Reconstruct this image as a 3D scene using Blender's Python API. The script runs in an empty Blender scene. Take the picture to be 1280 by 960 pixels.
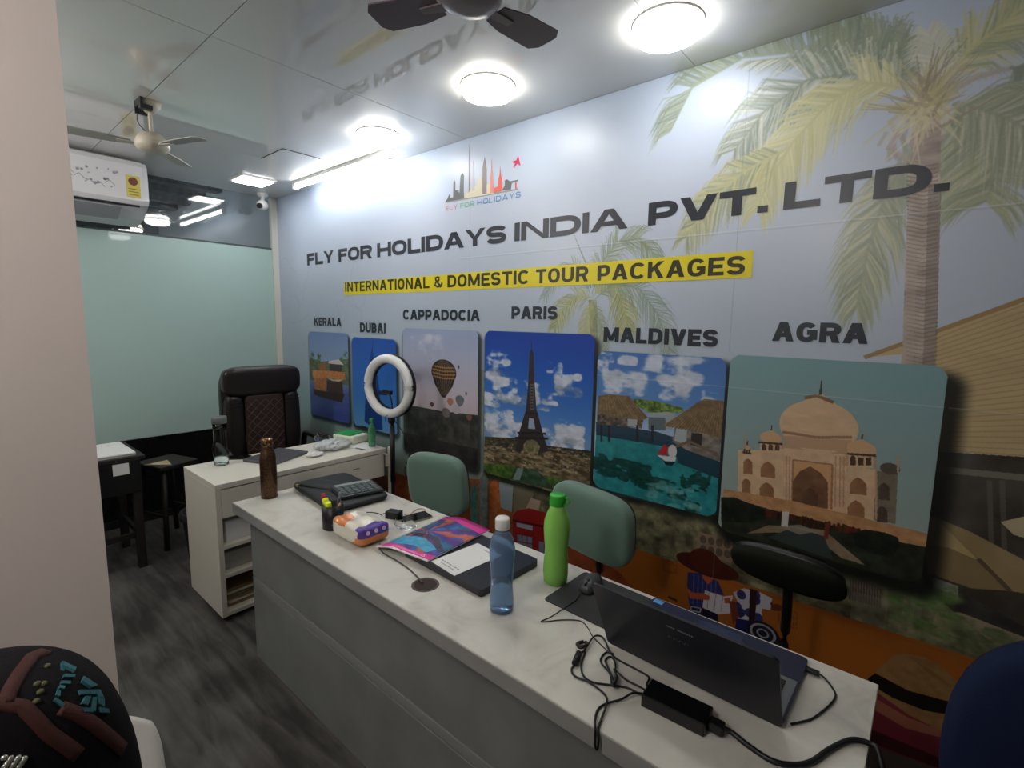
import bpy, bmesh, math, random
import numpy as np
from mathutils import Vector, Matrix
S = bpy.context.scene
random.seed(7)
# ------------------------------------------------------------------ camera, world, exposure
cam_data = bpy.data.cameras.new('camera')
cam = bpy.data.objects.new('camera', cam_data)
S.collection.objects.link(cam)
cam_data.sensor_width = 36.0
cam_data.lens = 619.83 / 1280 * 36.0
cam_data.clip_start = 0.02
cam.matrix_world = Matrix(((0.76105, -0.09498, 0.64170, 0.0),
                           (0.64848, 0.08588, -0.75638, 0.0),
                           (0.01673, 0.99177, 0.12695, 1.6),
                           (0, 0, 0, 1)))
S.camera = cam
world = bpy.data.worlds.new('world'); S.world = world
world.use_nodes = True
world.node_tree.nodes['Background'].inputs[0].default_value = (0.62, 0.70, 0.78, 1)
world.node_tree.nodes['Background'].inputs[1].default_value = 0.6
S.view_settings.view_transform = 'Standard'
S.view_settings.look = 'None'
S.view_settings.gamma = 1.0
S.view_settings.use_curve_mapping = False
S.view_settings.exposure = 1.2
LAMP = 11.0        # radiance of the round ceiling lamps
TUBE = 12.0        # radiance of the fluorescent tube
PANEL = 9.0        # radiance of the square lamp near the glass
REAR_FILL = 22.0         # unseen fill lamps added behind the camera
# ------------------------------------------------------------------ helpers
def srgb(c):
    return tuple((v / 12.92 if v <= 0.04045 else ((v + 0.055) / 1.055) ** 2.4) for v in c[:3])
def hexc(r, g, b):
    return srgb((r / 255, g / 255, b / 255)) + (1,)
MATS = {}
def mat(name, col, rough=0.5, metal=0.0, spec=0.5, trans=0.0, emit=None, estr=0.0, noise=None, bump=None, coat=0.0, alpha=1.0, ior=1.45, sheen=0.0):
    """procedural principled material; noise=(scale, amount, stretch) varies the colour, bump=(scale, strength)"""
    if name in MATS: return MATS[name]
    m = bpy.data.materials.new(name); m.use_nodes = True
    nt = m.node_tree; b = nt.nodes['Principled BSDF']
    b.inputs['Base Color'].default_value = col
    b.inputs['Roughness'].default_value = rough
    b.inputs['Metallic'].default_value = metal
    b.inputs['Specular IOR Level'].default_value = spec
    b.inputs['Transmission Weight'].default_value = trans
    b.inputs['IOR'].default_value = ior
    b.inputs['Coat Weight'].default_value = coat
    b.inputs['Coat Roughness'].default_value = 0.03
    b.inputs['Sheen Weight'].default_value = sheen
    b.inputs['Alpha'].default_value = alpha
    if emit:
        b.inputs['Emission Color'].default_value = emit; b.inputs['Emission Strength'].default_value = estr
    if noise or bump:
        tc = nt.nodes.new('ShaderNodeTexCoord')
        mp = nt.nodes.new('ShaderNodeMapping'); nt.links.new(tc.outputs['Object'], mp.inputs[0])
        if noise:
            sc, amt = noise[0], noise[1]
            if len(noise) > 2: mp.inputs['Scale'].default_value = noise[2]
            n = nt.nodes.new('ShaderNodeTexNoise'); n.inputs['Scale'].default_value = sc; n.inputs['Detail'].default_value = 6
            nt.links.new(mp.outputs[0], n.inputs['Vector'])
            r = nt.nodes.new('ShaderNodeValToRGB')
            r.color_ramp.elements[0].position = 0.3; r.color_ramp.elements[1].position = 0.7
            r.color_ramp.elements[0].color = tuple(c * (1 - amt) for c in col[:3]) + (1,)
            r.color_ramp.elements[1].color = tuple(min(1, c * (1 + amt)) for c in col[:3]) + (1,)
            nt.links.new(n.outputs['Fac'], r.inputs[0]); nt.links.new(r.outputs[0], b.inputs['Base Color'])
        if bump:
            n2 = nt.nodes.new('ShaderNodeTexNoise'); n2.inputs['Scale'].default_value = bump[0]; n2.inputs['Detail'].default_value = 3
            nt.links.new(tc.outputs['Object'], n2.inputs['Vector'])
            bn = nt.nodes.new('ShaderNodeBump'); bn.inputs['Strength'].default_value = bump[1]; bn.inputs['Distance'].default_value = 0.002
            nt.links.new(n2.outputs['Fac'], bn.inputs['Height']); nt.links.new(bn.outputs[0], b.inputs['Normal'])
    MATS[name] = m
    return m
class G:
    """collects shapes into one bmesh"""
    def __init__(s): s.b = bmesh.new()
    def _m(s, vs, smooth):
        for f in {f for v in vs for f in v.link_faces}: f.smooth = smooth
    def box(s, x0, x1, y0, y1, z0, z1, bev=0.0, seg=2, M=None):
        r = bmesh.ops.create_cube(s.b, size=1.0)
        vs = r['verts']
        for v in vs:
            v.co = Vector(((x0 + x1) / 2 + v.co.x * (x1 - x0), (y0 + y1) / 2 + v.co.y * (y1 - y0), (z0 + z1) / 2 + v.co.z * (z1 - z0)))
        if bev > 0:
            es = list({e for v in vs for e in v.link_edges})
            rr = bmesh.ops.bevel(s.b, geom=es, offset=bev, segments=seg, profile=0.5, affect='EDGES')
            vs = list({v for f in rr['faces'] for v in f.verts} | {v for v in vs if v.is_valid})
        if M is not None:
            for v in vs: v.co = M @ v.co
        return s
    def cyl(s, p0, p1, r0, r1=None, seg=20, smooth=True):
        r1 = r0 if r1 is None else r1
        p0 = Vector(p0); p1 = Vector(p1); d = p1 - p0
        q = d.to_track_quat('Z', 'Y').to_matrix().to_4x4()
        M = Matrix.Translation((p0 + p1) / 2) @ q
        r = bmesh.ops.create_cone(s.b, cap_ends=True, segments=seg, radius1=r0, radius2=r1, depth=d.length, matrix=M)
        for f in {f for v in r['verts'] for f in v.link_faces}: f.smooth = smooth and len(f.verts) == 4
        return s
    def lathe(s, prof, c=(0, 0, 0), seg=32, cap=True, smooth=True):
        rings = []
        for (r, z) in prof:
            rings.append([s.b.verts.new((c[0] + r * math.cos(2 * math.pi * i / seg), c[1] + r * math.sin(2 * math.pi * i / seg), c[2] + z)) for i in range(seg)])
        for a, b in zip(rings, rings[1:]):
            for i in range(seg):
                f = s.b.faces.new((a[i], a[(i + 1) % seg], b[(i + 1) % seg], b[i])); f.smooth = smooth
        if cap:
            s.b.faces.new(rings[0][::-1]); s.b.faces.new(rings[-1])
        return s
    def tube(s, pts, r, seg=8, cyc=False, res=1):
        P = [Vector(p) for p in pts]
        if res > 1:
            Q = []; n = len(P)
            rng = range(n if cyc else n - 1)
            for i in rng:
                a, b, c, d = (P[(i - 1) % n], P[i], P[(i + 1) % n], P[(i + 2) % n]) if cyc else (P[max(i - 1, 0)], P[i], P[i + 1], P[min(i + 2, n - 1)])
                for k in range(res):
                    t = k / res
                    Q.append(0.5 * ((2 * b) + (c - a) * t + (2 * a - 5 * b + 4 * c - d) * t * t + (3 * b - a - 3 * c + d) * t ** 3))
            if not cyc: Q.append(P[-1])
            P = Q
        n = len(P); rings = []
        up = Vector((0, 0, 1))
        for i in range(n):
            t = (P[(i + 1) % n] - P[i - 1]) if cyc else (P[min(i + 1, n - 1)] - P[max(i - 1, 0)])
            if t.length < 1e-9: t = Vector((1, 0, 0))
            t.normalize()
            a = t.cross(up)
            if a.length < 0.05: a = t.cross(Vector((0, 1, 0)))
            a.normalize(); bb = t.cross(a)
            rr = r[i] if isinstance(r, (list, tuple)) else r
            rings.append([s.b.verts.new(P[i] + (a * math.cos(2 * math.pi * k / seg) + bb * math.sin(2 * math.pi * k / seg)) * rr) for k in range(seg)])
        for i in range(n if cyc else n - 1):
            A = rings[i]; B = rings[(i + 1) % n]
            for k in range(seg):
                f = s.b.faces.new((A[k], A[(k + 1) % seg], B[(k + 1) % seg], B[k])); f.smooth = True
        if not cyc:
            s.b.faces.new(rings[0][::-1]); s.b.faces.new(rings[-1])
        return s
    def sell(s, c, r, e=(0.5, 0.5), nu=32, nv=16, M=None):
        """superellipsoid: a rounded cushion (small exponents are boxier)"""
        def pw(x, p): return math.copysign(abs(x) ** p, x)
        rows = []
        for j in range(1, nv):
            v = -math.pi / 2 + math.pi * j / nv
            rows.append([s.b.verts.new((c[0] + r[0] * pw(math.cos(v), e[0]) * pw(math.cos(2 * math.pi * i / nu), e[1]),
                                        c[1] + r[1] * pw(math.cos(v), e[0]) * pw(math.sin(2 * math.pi * i / nu), e[1]),
                                        c[2] + r[2] * pw(math.sin(v), e[0]))) for i in range(nu)])
        lo = s.b.verts.new((c[0], c[1], c[2] - r[2])); hi = s.b.verts.new((c[0], c[1], c[2] + r[2]))
        for a, b in zip(rows, rows[1:]):
            for i in range(nu): s.b.faces.new((a[i], a[(i + 1) % nu], b[(i + 1) % nu], b[i])).smooth = True
        for i in range(nu):
            s.b.faces.new((lo, rows[0][(i + 1) % nu], rows[0][i])).smooth = True
            s.b.faces.new((hi, rows[-1][i], rows[-1][(i + 1) % nu])).smooth = True
        if M is not None:
            for v in [v for row in rows for v in row] + [lo, hi]: v.co = M @ v.co
        return s
    def prism(s, pts, z0, z1, M=None):
        lo = [s.b.verts.new((p[0], p[1], z0)) for p in pts]; hi = [s.b.verts.new((p[0], p[1], z1)) for p in pts]
        n = len(pts)
        s.b.faces.new(lo[::-1]); s.b.faces.new(hi)
        for i in range(n): s.b.faces.new((lo[i], lo[(i + 1) % n], hi[(i + 1) % n], hi[i]))
        if M is not None:
            for v in lo + hi: v.co = M @ v.co
        return s
    def quad(s, a, b, c, d):
        s.b.faces.new([s.b.verts.new(p) for p in (a, b, c, d)]); return s
    def xf(s, M):
        bmesh.ops.transform(s.b, matrix=M, verts=s.b.verts); return s
def rrect(x0, x1, y0, y1, r, n=6):
    out = []
    for cx, cy, a0 in ((x1 - r, y0 + r, -90), (x1 - r, y1 - r, 0), (x0 + r, y1 - r, 90), (x0 + r, y0 + r, 180)):
        for k in range(n + 1):
            a = math.radians(a0 + 90 * k / n); out.append((cx + r * math.cos(a), cy + r * math.sin(a)))
    return out
def obj(name, g, m, parent=None, loc=None, rot=None):
    me = bpy.data.meshes.new(name)
    if isinstance(g, G):
        bmesh.ops.recalc_face_normals(g.b, faces=g.b.faces); g.b.to_mesh(me); g.b.free()
    else: me = g
    o = bpy.data.objects.new(name, me); S.collection.objects.link(o)
    if m and not me.materials: me.materials.append(m)
    if parent is not None: o.parent = parent
    if loc: o.location = loc
    if rot: o.rotation_euler = rot
    return o
def tag(o, label=None, cat=None, group=None, kind=None):
    if label: o['label'] = label
    if cat: o['category'] = cat
    if group: o['group'] = group
    if kind: o['kind'] = kind
    return o
def thing(name, label, cat, loc=(0, 0, 0), rz=0.0, group=None, rot=None):
    o = bpy.data.objects.new(name, None); S.collection.objects.link(o)
    o.location = loc; o.rotation_euler = rot if rot else (0, 0, rz); o.empty_display_size = 0.1
    return tag(o, label, cat, group)
def struct(name, g, m, parent=None, label=None):
    o = obj(name, g, m, parent)
    if parent is None: o['kind'] = 'structure'
    if label: o['label'] = label
    return o
def text_mesh(txt, box, y, depth, m, parent, name='lettering', off=0.0, vertical_plane=True, label=None, shear=0.0):
    """lettering fitted to box=(x0,x1,z0,z1) on the wall plane y (letters read from the -y side)"""
    c = bpy.data.curves.new('txt', 'FONT'); c.body = txt; c.size = 1.0; c.offset = off; c.resolution_u = 3; c.shear = shear
    t = bpy.data.objects.new('txt', c); S.collection.objects.link(t)
    bpy.context.view_layer.update()
    me = bpy.data.meshes.new_from_object(t.evaluated_get(bpy.context.evaluated_depsgraph_get()))
    bpy.data.objects.remove(t)
    n = len(me.vertices); co = np.empty(n * 3, np.float32); me.vertices.foreach_get('co', co); co = co.reshape(-1, 3)
    mn = co.min(0); mx = co.max(0)
    u = (co[:, 0] - mn[0]) / (mx[0] - mn[0]); v = (co[:, 1] - mn[1]) / (mx[1] - mn[1])
    if vertical_plane:
        out = np.stack([box[0] + u * (box[1] - box[0]), np.full(n, y - depth), box[2] + v * (box[3] - box[2])], 1)
    else:
        out = np.stack([box[0] + u * (box[1] - box[0]), box[2] + v * (box[3] - box[2]), np.full(n, y + depth)], 1)
    me.vertices.foreach_set('co', out.astype(np.float32).ravel()); me.update()
    me.materials.clear(); me.materials.append(m)
    o = bpy.data.objects.new(name, me); S.collection.objects.link(o); o.parent = parent
    if label: o['label'] = label
    return o
# ------------------------------------------------------------------ a small painter for flat prints
def fbm(h, w, cell, oct=4, seed=1, asp=1.0):
    rs = np.random.RandomState(seed); out = np.zeros((h, w), np.float32); amp = 1; tot = 0
    for o in range(oct):
        ch = max(2, int(h / cell) + 2); cw = max(2, int(w / (cell * asp)) + 2)
        g = rs.rand(ch, cw).astype(np.float32)
        yy = np.linspace(0, ch - 1.001, h); xx = np.linspace(0, cw - 1.001, w)
        yi = yy.astype(int); xi = xx.astype(int); fy = (yy - yi)[:, None]; fx = (xx - xi)[None]
        fy = fy * fy * (3 - 2 * fy); fx = fx * fx * (3 - 2 * fx)
        a = g[yi][:, xi]; b = g[yi][:, xi + 1]; c = g[yi + 1][:, xi]; d = g[yi + 1][:, xi + 1]
        out += amp * ((a * (1 - fx) + b * fx) * (1 - fy) + (c * (1 - fx) + d * fx) * fy)
        tot += amp; amp *= 0.5; cell /= 2
        if cell < 1: break
    return out / tot
def sm(a, b, x): t = np.clip((x - a) / (b - a), 0, 1); return t * t * (3 - 2 * t)
class Canvas:
    def __init__(s, x0, x1, z0, z1, ppm, col=(1, 1, 1)):
        s.x0, s.x1, s.z0, s.z1, s.p = x0, x1, z0, z1, ppm
        s.w = int((x1 - x0) * ppm); s.h = int((z1 - z0) * ppm)
        s.a = np.empty((s.h, s.w, 3), np.float32); s.a[:] = col
        s.clip = None
    def bb(s, x0, x1, z0, z1):
        if s.clip:
            x0 = max(x0, s.clip[0]); x1 = min(x1, s.clip[1]); z0 = max(z0, s.clip[2]); z1 = min(z1, s.clip[3])
        i0 = max(0, int((x0 - s.x0) * s.p)); i1 = min(s.w, int((x1 - s.x0) * s.p) + 2)
        j0 = max(0, int((z0 - s.z0) * s.p)); j1 = min(s.h, int((z1 - s.z0) * s.p) + 2)
        if s.clip:
            i1 = min(i1, int((s.clip[1] - s.x0) * s.p)); j1 = min(j1, int((s.clip[3] - s.z0) * s.p))
        if i1 <= i0 or j1 <= j0: return None
        X = s.x0 + (np.arange(i0, i1) + 0.5) / s.p; Z = s.z0 + (np.arange(j0, j1) + 0.5) / s.p
        return i0, i1, j0, j1, X[None, :], Z[:, None]
    def put(s, r, m, col):
        i0, i1, j0, j1 = r[:4]
        d = s.a[j0:j1, i0:i1]
        c = np.asarray(col, np.float32)
        d += (c - d) * m[..., None]
    def poly(s, pts, col, a=1.0, tex=None):
        P = np.asarray(pts, np.float64); r = s.bb(P[:, 0].min(), P[:, 0].max(), P[:, 1].min(), P[:, 1].max())
        if r is None: return
        X, Z = r[4], r[5]; ins = np.zeros((Z.shape[0], X.shape[1]), bool)
        for (xa, za), (xb, zb) in zip(P, np.roll(P, -1, 0)):
            if za == zb: continue
            ins ^= ((za > Z) != (zb > Z)) & (X < (xb - xa) * (Z - za) / (zb - za) + xa)
        m = ins.astype(np.float32) * a
        if tex is not None:
            n = fbm(*ins.shape, tex[0] * s.p, 4, tex[3] if len(tex) > 3 else 5, tex[4] if len(tex) > 4 else 1.0)[..., None]
            c = np.asarray(col, np.float32) + (n - 0.5) * tex[1] * 2 * np.asarray(tex[2], np.float32)
            s.put(r, m, np.clip(c, 0, 1))
        else: s.put(r, m, col)
    def ell(s, cx, cz, rx, rz, col, a=1.0, soft=0.02, zmin=None, zmax=None):
        r = s.bb(cx - rx, cx + rx, cz - rz, cz + rz)
        if r is None: return
        d = np.sqrt(((r[4] - cx) / rx) ** 2 + ((r[5] - cz) / rz) ** 2)
        m = (1 - sm(1 - soft, 1, d)) * a
        if zmin is not None: m = m * (r[5] >= zmin)
        if zmax is not None: m = m * (r[5] <= zmax)
        s.put(r, m.astype(np.float32), col)
    def line(s, pts, w, col, a=1.0):
        w = w if isinstance(w, (list, tuple)) else [w] * len(pts)
        for k in range(len(pts) - 1):
            (x0, z0), (x1, z1) = pts[k], pts[k + 1]; L = math.hypot(x1 - x0, z1 - z0) or 1e-6
            nx, nz = -(z1 - z0) / L / 2, (x1 - x0) / L / 2; a0, a1 = w[k], w[k + 1]
            s.poly([(x0 + nx * a0, z0 + nz * a0), (x1 + nx * a1, z1 + nz * a1), (x1 - nx * a1, z1 - nz * a1), (x0 - nx * a0, z0 - nz * a0)], col, a)
    def cloud(s, x0, x1, z0, z1, col, thr=0.5, seed=3, cell=0.08, a=1.0, soft=0.22, oct=5, asp=1.6, fade=0.25):
        r = s.bb(x0, x1, z0, z1)
        if r is None: return
        X, Z = r[4], r[5]; n = fbm(Z.shape[0], X.shape[1], cell * s.p, oct, seed, asp)
        u = (X - x0) / (x1 - x0); v = (Z - z0) / (z1 - z0)
        e = sm(0, fade, u) * sm(0, fade, 1 - u) * sm(0, fade, v) * sm(0, fade, 1 - v)
        m = sm(thr, thr + soft, n * (0.35 + 0.65 * e) ) * a
        n2 = fbm(Z.shape[0], X.shape[1], cell * s.p * 0.5, oct, seed + 50, asp)[..., None]
        s.put(r, m.astype(np.float32), np.clip(np.asarray(col, np.float32) + (n2 - 0.55) * 0.22, 0, 1))
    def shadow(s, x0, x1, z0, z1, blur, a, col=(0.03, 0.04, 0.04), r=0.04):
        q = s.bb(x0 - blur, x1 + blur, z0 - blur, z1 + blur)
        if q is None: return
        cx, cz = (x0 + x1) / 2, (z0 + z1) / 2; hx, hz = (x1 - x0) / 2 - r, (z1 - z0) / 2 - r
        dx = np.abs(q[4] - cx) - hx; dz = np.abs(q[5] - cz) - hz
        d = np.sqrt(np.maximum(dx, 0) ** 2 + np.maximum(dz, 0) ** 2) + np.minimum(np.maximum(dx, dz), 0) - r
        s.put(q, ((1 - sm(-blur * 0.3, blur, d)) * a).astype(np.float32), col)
    def image(s, name):
        im = bpy.data.images.new(name, s.w, s.h)
        px = np.ones((s.h, s.w, 4), np.float32); px[..., :3] = np.clip(s.a, 0, 1)
        im.pixels.foreach_set(px.ravel()); im.update(); im.pack()
        return im
def print_mat(name, im, rough=0.35, spec=0.5, coat=0.0):
    m = bpy.data.materials.new(name); m.use_nodes = True; nt = m.node_tree; b = nt.nodes['Principled BSDF']
    t = nt.nodes.new('ShaderNodeTexImage'); t.image = im; t.extension = 'EXTEND'
    nt.links.new(t.outputs[0], b.inputs['Base Color'])
    b.inputs['Roughness'].default_value = rough; b.inputs['Specular IOR Level'].default_value = spec; b.inputs['Coat Weight'].default_value = coat
    return m
def uv_from(o, fn):
    me = o.data; uv = me.uv_layers.new(name='UVMap')
    for l in me.loops: uv.data[l.index].uv = fn(me.vertices[l.vertex_index].co)
# ------------------------------------------------------------------ heavy block lettering drawn from strokes
def _strip(path, tv, th):
    P = [np.array(p, float) for p in path]; L = []; R = []
    for i, p in enumerate(P):
        d = P[min(i + 1, len(P) - 1)] - P[max(i - 1, 0)]; d = d / (np.linalg.norm(d) or 1)
        n_ = np.array([-d[1], d[0]]); o = np.array([n_[0] * tv / 2, n_[1] * th / 2]); L.append(p + o); R.append(p - o)
    return [[L[i], L[i + 1], R[i + 1], R[i]] for i in range(len(P) - 1)]
def _arc(cx, cy, rx, ry, a0, a1, n=16, e=0.82):
    out = []
    for k in range(n + 1):
        a = math.radians(a0 + (a1 - a0) * k / n); c, s_ = math.cos(a), math.sin(a)
        out.append((cx + rx * math.copysign(abs(c) ** e, c), cy + ry * math.copysign(abs(s_) ** e, s_)))
    return out
REL = {'I': 0.0, '.': 0.0, 'M': 1.22, 'L': 0.80, 'F': 0.80, 'E': 0.84, 'T': 0.92, 'Y': 1.0, 'A': 1.08, 'V': 1.04, '&': 1.0, 'K': 1.0, 'S': 0.92, 'P': 0.90, 'R': 0.96, 'B': 0.94}
def glyph(ch, w, tv, th):
    """quads for one capital of height 1 and width w; tv / th = thickness of upright / level strokes"""
    B = lambda x0, x1, y0, y1: [(x0, y0), (x1, y0), (x1, y1), (x0, y1)]
    h = tv / 2; v = th / 2; q = []
    if ch in 'IHLFETPRBDKNMU': 
        if ch not in 'TU': q.append(B(0, tv, 0, 1))
    if ch == 'L': q.append(B(0, w, 0, th))
    if ch in 'FE': q += [B(0, w, 1 - th, 1), B(0, w * 0.92, 0.5 - v, 0.5 + v)]
    if ch == 'E': q.append(B(0, w, 0, th))
    if ch == 'T': q += [B(0, w, 1 - th, 1), B(w / 2 - h, w / 2 + h, 0, 1)]
    if ch == 'H': q += [B(w - tv, w, 0, 1), B(0, w, 0.5 - v, 0.5 + v)]
    if ch == 'O': q += _strip(_arc(w / 2, 0.5, w / 2 - h, 0.5 - v, 0, 360, 40), tv, th)
    if ch in 'CG': q += _strip(_arc(w / 2, 0.5, w / 2 - h, 0.5 - v, 38, 322 if ch == 'C' else 345, 34), tv, th)
    if ch == 'G': q += [B(w * 0.52, w, 0.36, 0.36 + th), B(w - tv, w, 0.12, 0.36 + th)]
    if ch == 'D': q += _strip([(0, 1 - v), (w * 0.45, 1 - v)] + _arc(w * 0.45, 0.5, w * 0.55 - h, 0.5 - v, 90, -90, 22) + [(0, v)], tv, th)
    if ch in 'PRB':
        top = {'P': 0.27, 'R': 0.34, 'B': 0.5}[ch]
        ym = top + v if ch != 'B' else 0.5
        q += _strip([(0, 1 - v), (w * 0.5, 1 - v)] + _arc(w * 0.5, (1 - v + ym) / 2, w * (0.5 if ch != 'B' else 0.46) - h, (1 - v - ym) / 2, 90, -90, 14) + [(0, ym)], tv, th)
    if ch == 'B': q += _strip([(0, 0.5), (w * 0.52, 0.5)] + _arc(w * 0.52, (v + 0.5) / 2, w * 0.48 - h, (0.5 - v) / 2, 90, -90, 14) + [(0, v)], tv, th)
    if ch == 'R': q.append([(w * 0.42, 0.46), (w * 0.42 + tv * 1.1, 0.46), (w, 0), (w - tv * 1.12, 0)])
    if ch == 'U': q += [B(0, tv, 0.4, 1), B(w - tv, w, 0.4, 1)] + _strip([(h, 0.45)] + _arc(w / 2, 0.42, w / 2 - h, 0.42 - v, 180, 360, 18) + [(w - h, 0.45)], tv, th)
    if ch == 'A':
        a = tv * 1.12; q += [[(0, 0), (a, 0), (w / 2 + a * 0.42, 1), (w / 2 - a * 0.58, 1)], [(w - a, 0), (w, 0), (w / 2 + a * 0.58, 1), (w / 2 - a * 0.42, 1)], B(w * 0.25, w * 0.75, 0.22, 0.22 + th * 0.85)]
    if ch == 'V':
        a = tv * 1.12; q += [[(0, 1), (a, 1), (w / 2 + a * 0.42, 0), (w / 2 - a * 0.58, 0)], [(w - a, 1), (w, 1), (w / 2 + a * 0.58, 0), (w / 2 - a * 0.42, 0)]]
    if ch == 'Y':
        a = tv * 1.12; q += [[(0, 1), (a, 1), (w / 2 + h, 0.40), (w / 2 - h, 0.40)], [(w - a, 1), (w, 1), (w / 2 + h, 0.40), (w / 2 - h, 0.40)], B(w / 2 - h, w / 2 + h, 0, 0.42)]
    if ch == 'N': q += [B(w - tv, w, 0, 1), [(0, 1), (tv * 1.05, 1), (w, 0), (w - tv * 1.05, 0)]]
    if ch == 'M': q += [B(w - tv, w, 0, 1), [(0, 1), (tv * 1.05, 1), (w / 2 + tv * .5, 0.1), (w / 2 - tv * .5, 0.1)], [(w, 1), (w - tv * 1.05, 1), (w / 2 - tv * .5, 0.1), (w / 2 + tv * .5, 0.1)]]
    if ch == 'K': q += [[(tv * .8, 0.30), (tv * .8, 0.62), (w - tv * 1.25, 1), (w, 1)], [(w * .34, 0.62), (w * .34 + tv * .7, 0.78), (w, 0), (w - tv * 1.25, 0)]]
    if ch == 'S':
        ry = (1 - th) / 4
        q += _strip(_arc(w / 2, 1 - v - ry, w / 2 - h, ry, 12, 270, 20) + _arc(w / 2, v + ry, w / 2 - h, ry, 90, -168, 20)[1:], tv, th)
    if ch == '&': q += _strip([(w, 0.42), (w * .80, .14), (w * .42, v), (h, .24), (w * .24, .48), (w * .62, .66), (w * .62, .88), (w * .40, 1 - v), (w * .2, .84), (w * .24, .68), (w - h, v * .5)], tv * .85, th * .9)
    if ch == '.': q.append(B(0, tv, 0, th))
    return q
def block_word(txt, x0, x1, z0, z1, depth, m, parent, stem=0.34, lev=0.24, gap=0.13, label=None, name='lettering', shear=0.0):
    H = z1 - z0; n_ = len(txt); sp = gap * H
    fixed = sum(stem * H * (1.0 if c in 'I.' else 0) for c in txt); rel = sum(REL.get(c, 1.0) for c in txt)
    u = (x1 - x0 - sp * (n_ - 1) - fixed) / rel; x = x0; g = G()
    for c in txt:
        w = stem * H if c in 'I.' else REL.get(c, 1.0) * u
        tv = min(stem * H, w * 0.46) if c not in 'I.' else stem * H
        for qi, q in enumerate(glyph(c, w / H, tv / H, lev)):
            dq = depth + 0.00002 * qi
            a = sum(q[i][0] * q[(i + 1) % len(q)][1] - q[(i + 1) % len(q)][0] * q[i][1] for i in range(len(q)))
            if a < 0: q = q[::-1]
            g.b.faces.new([g.b.verts.new((x + (p[0] + shear * p[1]) * H, -dq, z0 + p[1] * H)) for p in q])
        x += w + sp
    me = bpy.data.meshes.new(name); g.b.to_mesh(me); g.b.free()
    o = obj(name, me, m, parent)
    if label: o['label'] = label
    return o
# ------------------------------------------------------------------ room shell
WY = 2.1; GX = -4.555; CE = 2.627; XR = 1.55; YB = -2.2; PXF = -1.70
def floor_mat():
    m = mat('dark vinyl floor', hexc(66, 64, 62), 0.42, spec=0.35)
    nt = m.node_tree; b = nt.nodes['Principled BSDF']
    tc = nt.nodes.new('ShaderNodeTexCoord'); mp = nt.nodes.new('ShaderNodeMapping')
    mp.inputs['Scale'].default_value = (1.3, 9.0, 1.0); nt.links.new(tc.outputs['Object'], mp.inputs[0])
    n = nt.nodes.new('ShaderNodeTexNoise'); n.inputs['Scale'].default_value = 2.2; n.inputs['Detail'].default_value = 8; n.inputs['Distortion'].default_value = 0.8
    nt.links.new(mp.outputs[0], n.inputs['Vector'])
    n2 = nt.nodes.new('ShaderNodeTexNoise'); n2.inputs['Scale'].default_value = 3.0; n2.inputs['Detail'].default_value = 5
    nt.links.new(tc.outputs['Object'], n2.inputs['Vector'])
    mx = nt.nodes.new('ShaderNodeMath'); mx.operation = 'ADD'; nt.links.new(n.outputs['Fac'], mx.inputs[0]); nt.links.new(n2.outputs['Fac'], mx.inputs[1])
    r = nt.nodes.new('ShaderNodeValToRGB'); e = r.color_ramp.elements
    e[0].position = 0.40; e[0].color = hexc(54, 52, 51); e[1].position = 0.62; e[1].color = hexc(98, 95, 92)
    ms = nt.nodes.new('ShaderNodeMath'); ms.operation = 'MULTIPLY'; ms.inputs[1].default_value = 0.5
    nt.links.new(mx.outputs[0], ms.inputs[0]); nt.links.new(ms.outputs[0], r.inputs[0]); nt.links.new(r.outputs[0], b.inputs['Base Color'])
    return m
FL = struct('floor', G().box(-8.0, XR, YB, WY + 0.1, -0.05, 0), floor_mat())
# glossy laminated ceiling boards, each a piece of its own, thin dark joints between them
ceil_m = mat('glossy ceiling laminate', hexc(212, 212, 208), 0.3, spec=0.3, coat=1.0)
ceil_m.node_tree.nodes['Principled BSDF'].inputs['Coat IOR'].default_value = 2.1; ceil_m.node_tree.nodes['Principled BSDF'].inputs['Coat Roughness'].default_value = 0.008
joint_m = mat('ceiling joint', hexc(74, 76, 78), 0.6)
CEI = struct('ceiling', G().box(GX, XR, YB, WY, CE + 0.012, CE + 0.06), joint_m)
xs = [GX, -3.46, -2.15, -0.84, 0.47, XR]; ys = [YB, -0.45, 0.775, WY]
for i in range(len(xs) - 1):
    for j in range(len(ys) - 1):
        o = obj('ceiling_panel', G().box(xs[i] + 0.0015, xs[i + 1] - 0.0015, ys[j] + 0.0015, ys[j + 1] - 0.0015, CE, CE + 0.0115), ceil_m, CEI)
white_wall = mat('warm white paint', hexc(214, 202, 196), 0.55, bump=(60, 0.05))
back_wall = struct('wall_mural_side', G().box(GX - 3.4, XR, WY, WY + 0.1, 0, 3.1), mat('wall backing', hexc(150, 155, 158), 0.7))
struct('wall_near_left', G().box(PXF - 0.12, PXF, YB, 0.271, 0, CE), white_wall, label='warm white partition end at the left edge of the picture')
struct('wall_right', G().box(XR, XR + 0.1, YB, WY + 0.1, 0, CE), mat('dim right wall', hexc(120, 116, 112), 0.7))
struct('wall_behind', G().box(GX, XR, YB - 0.1, YB, 0, CE), mat('rear wall', hexc(176, 172, 168), 0.7))
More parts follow.
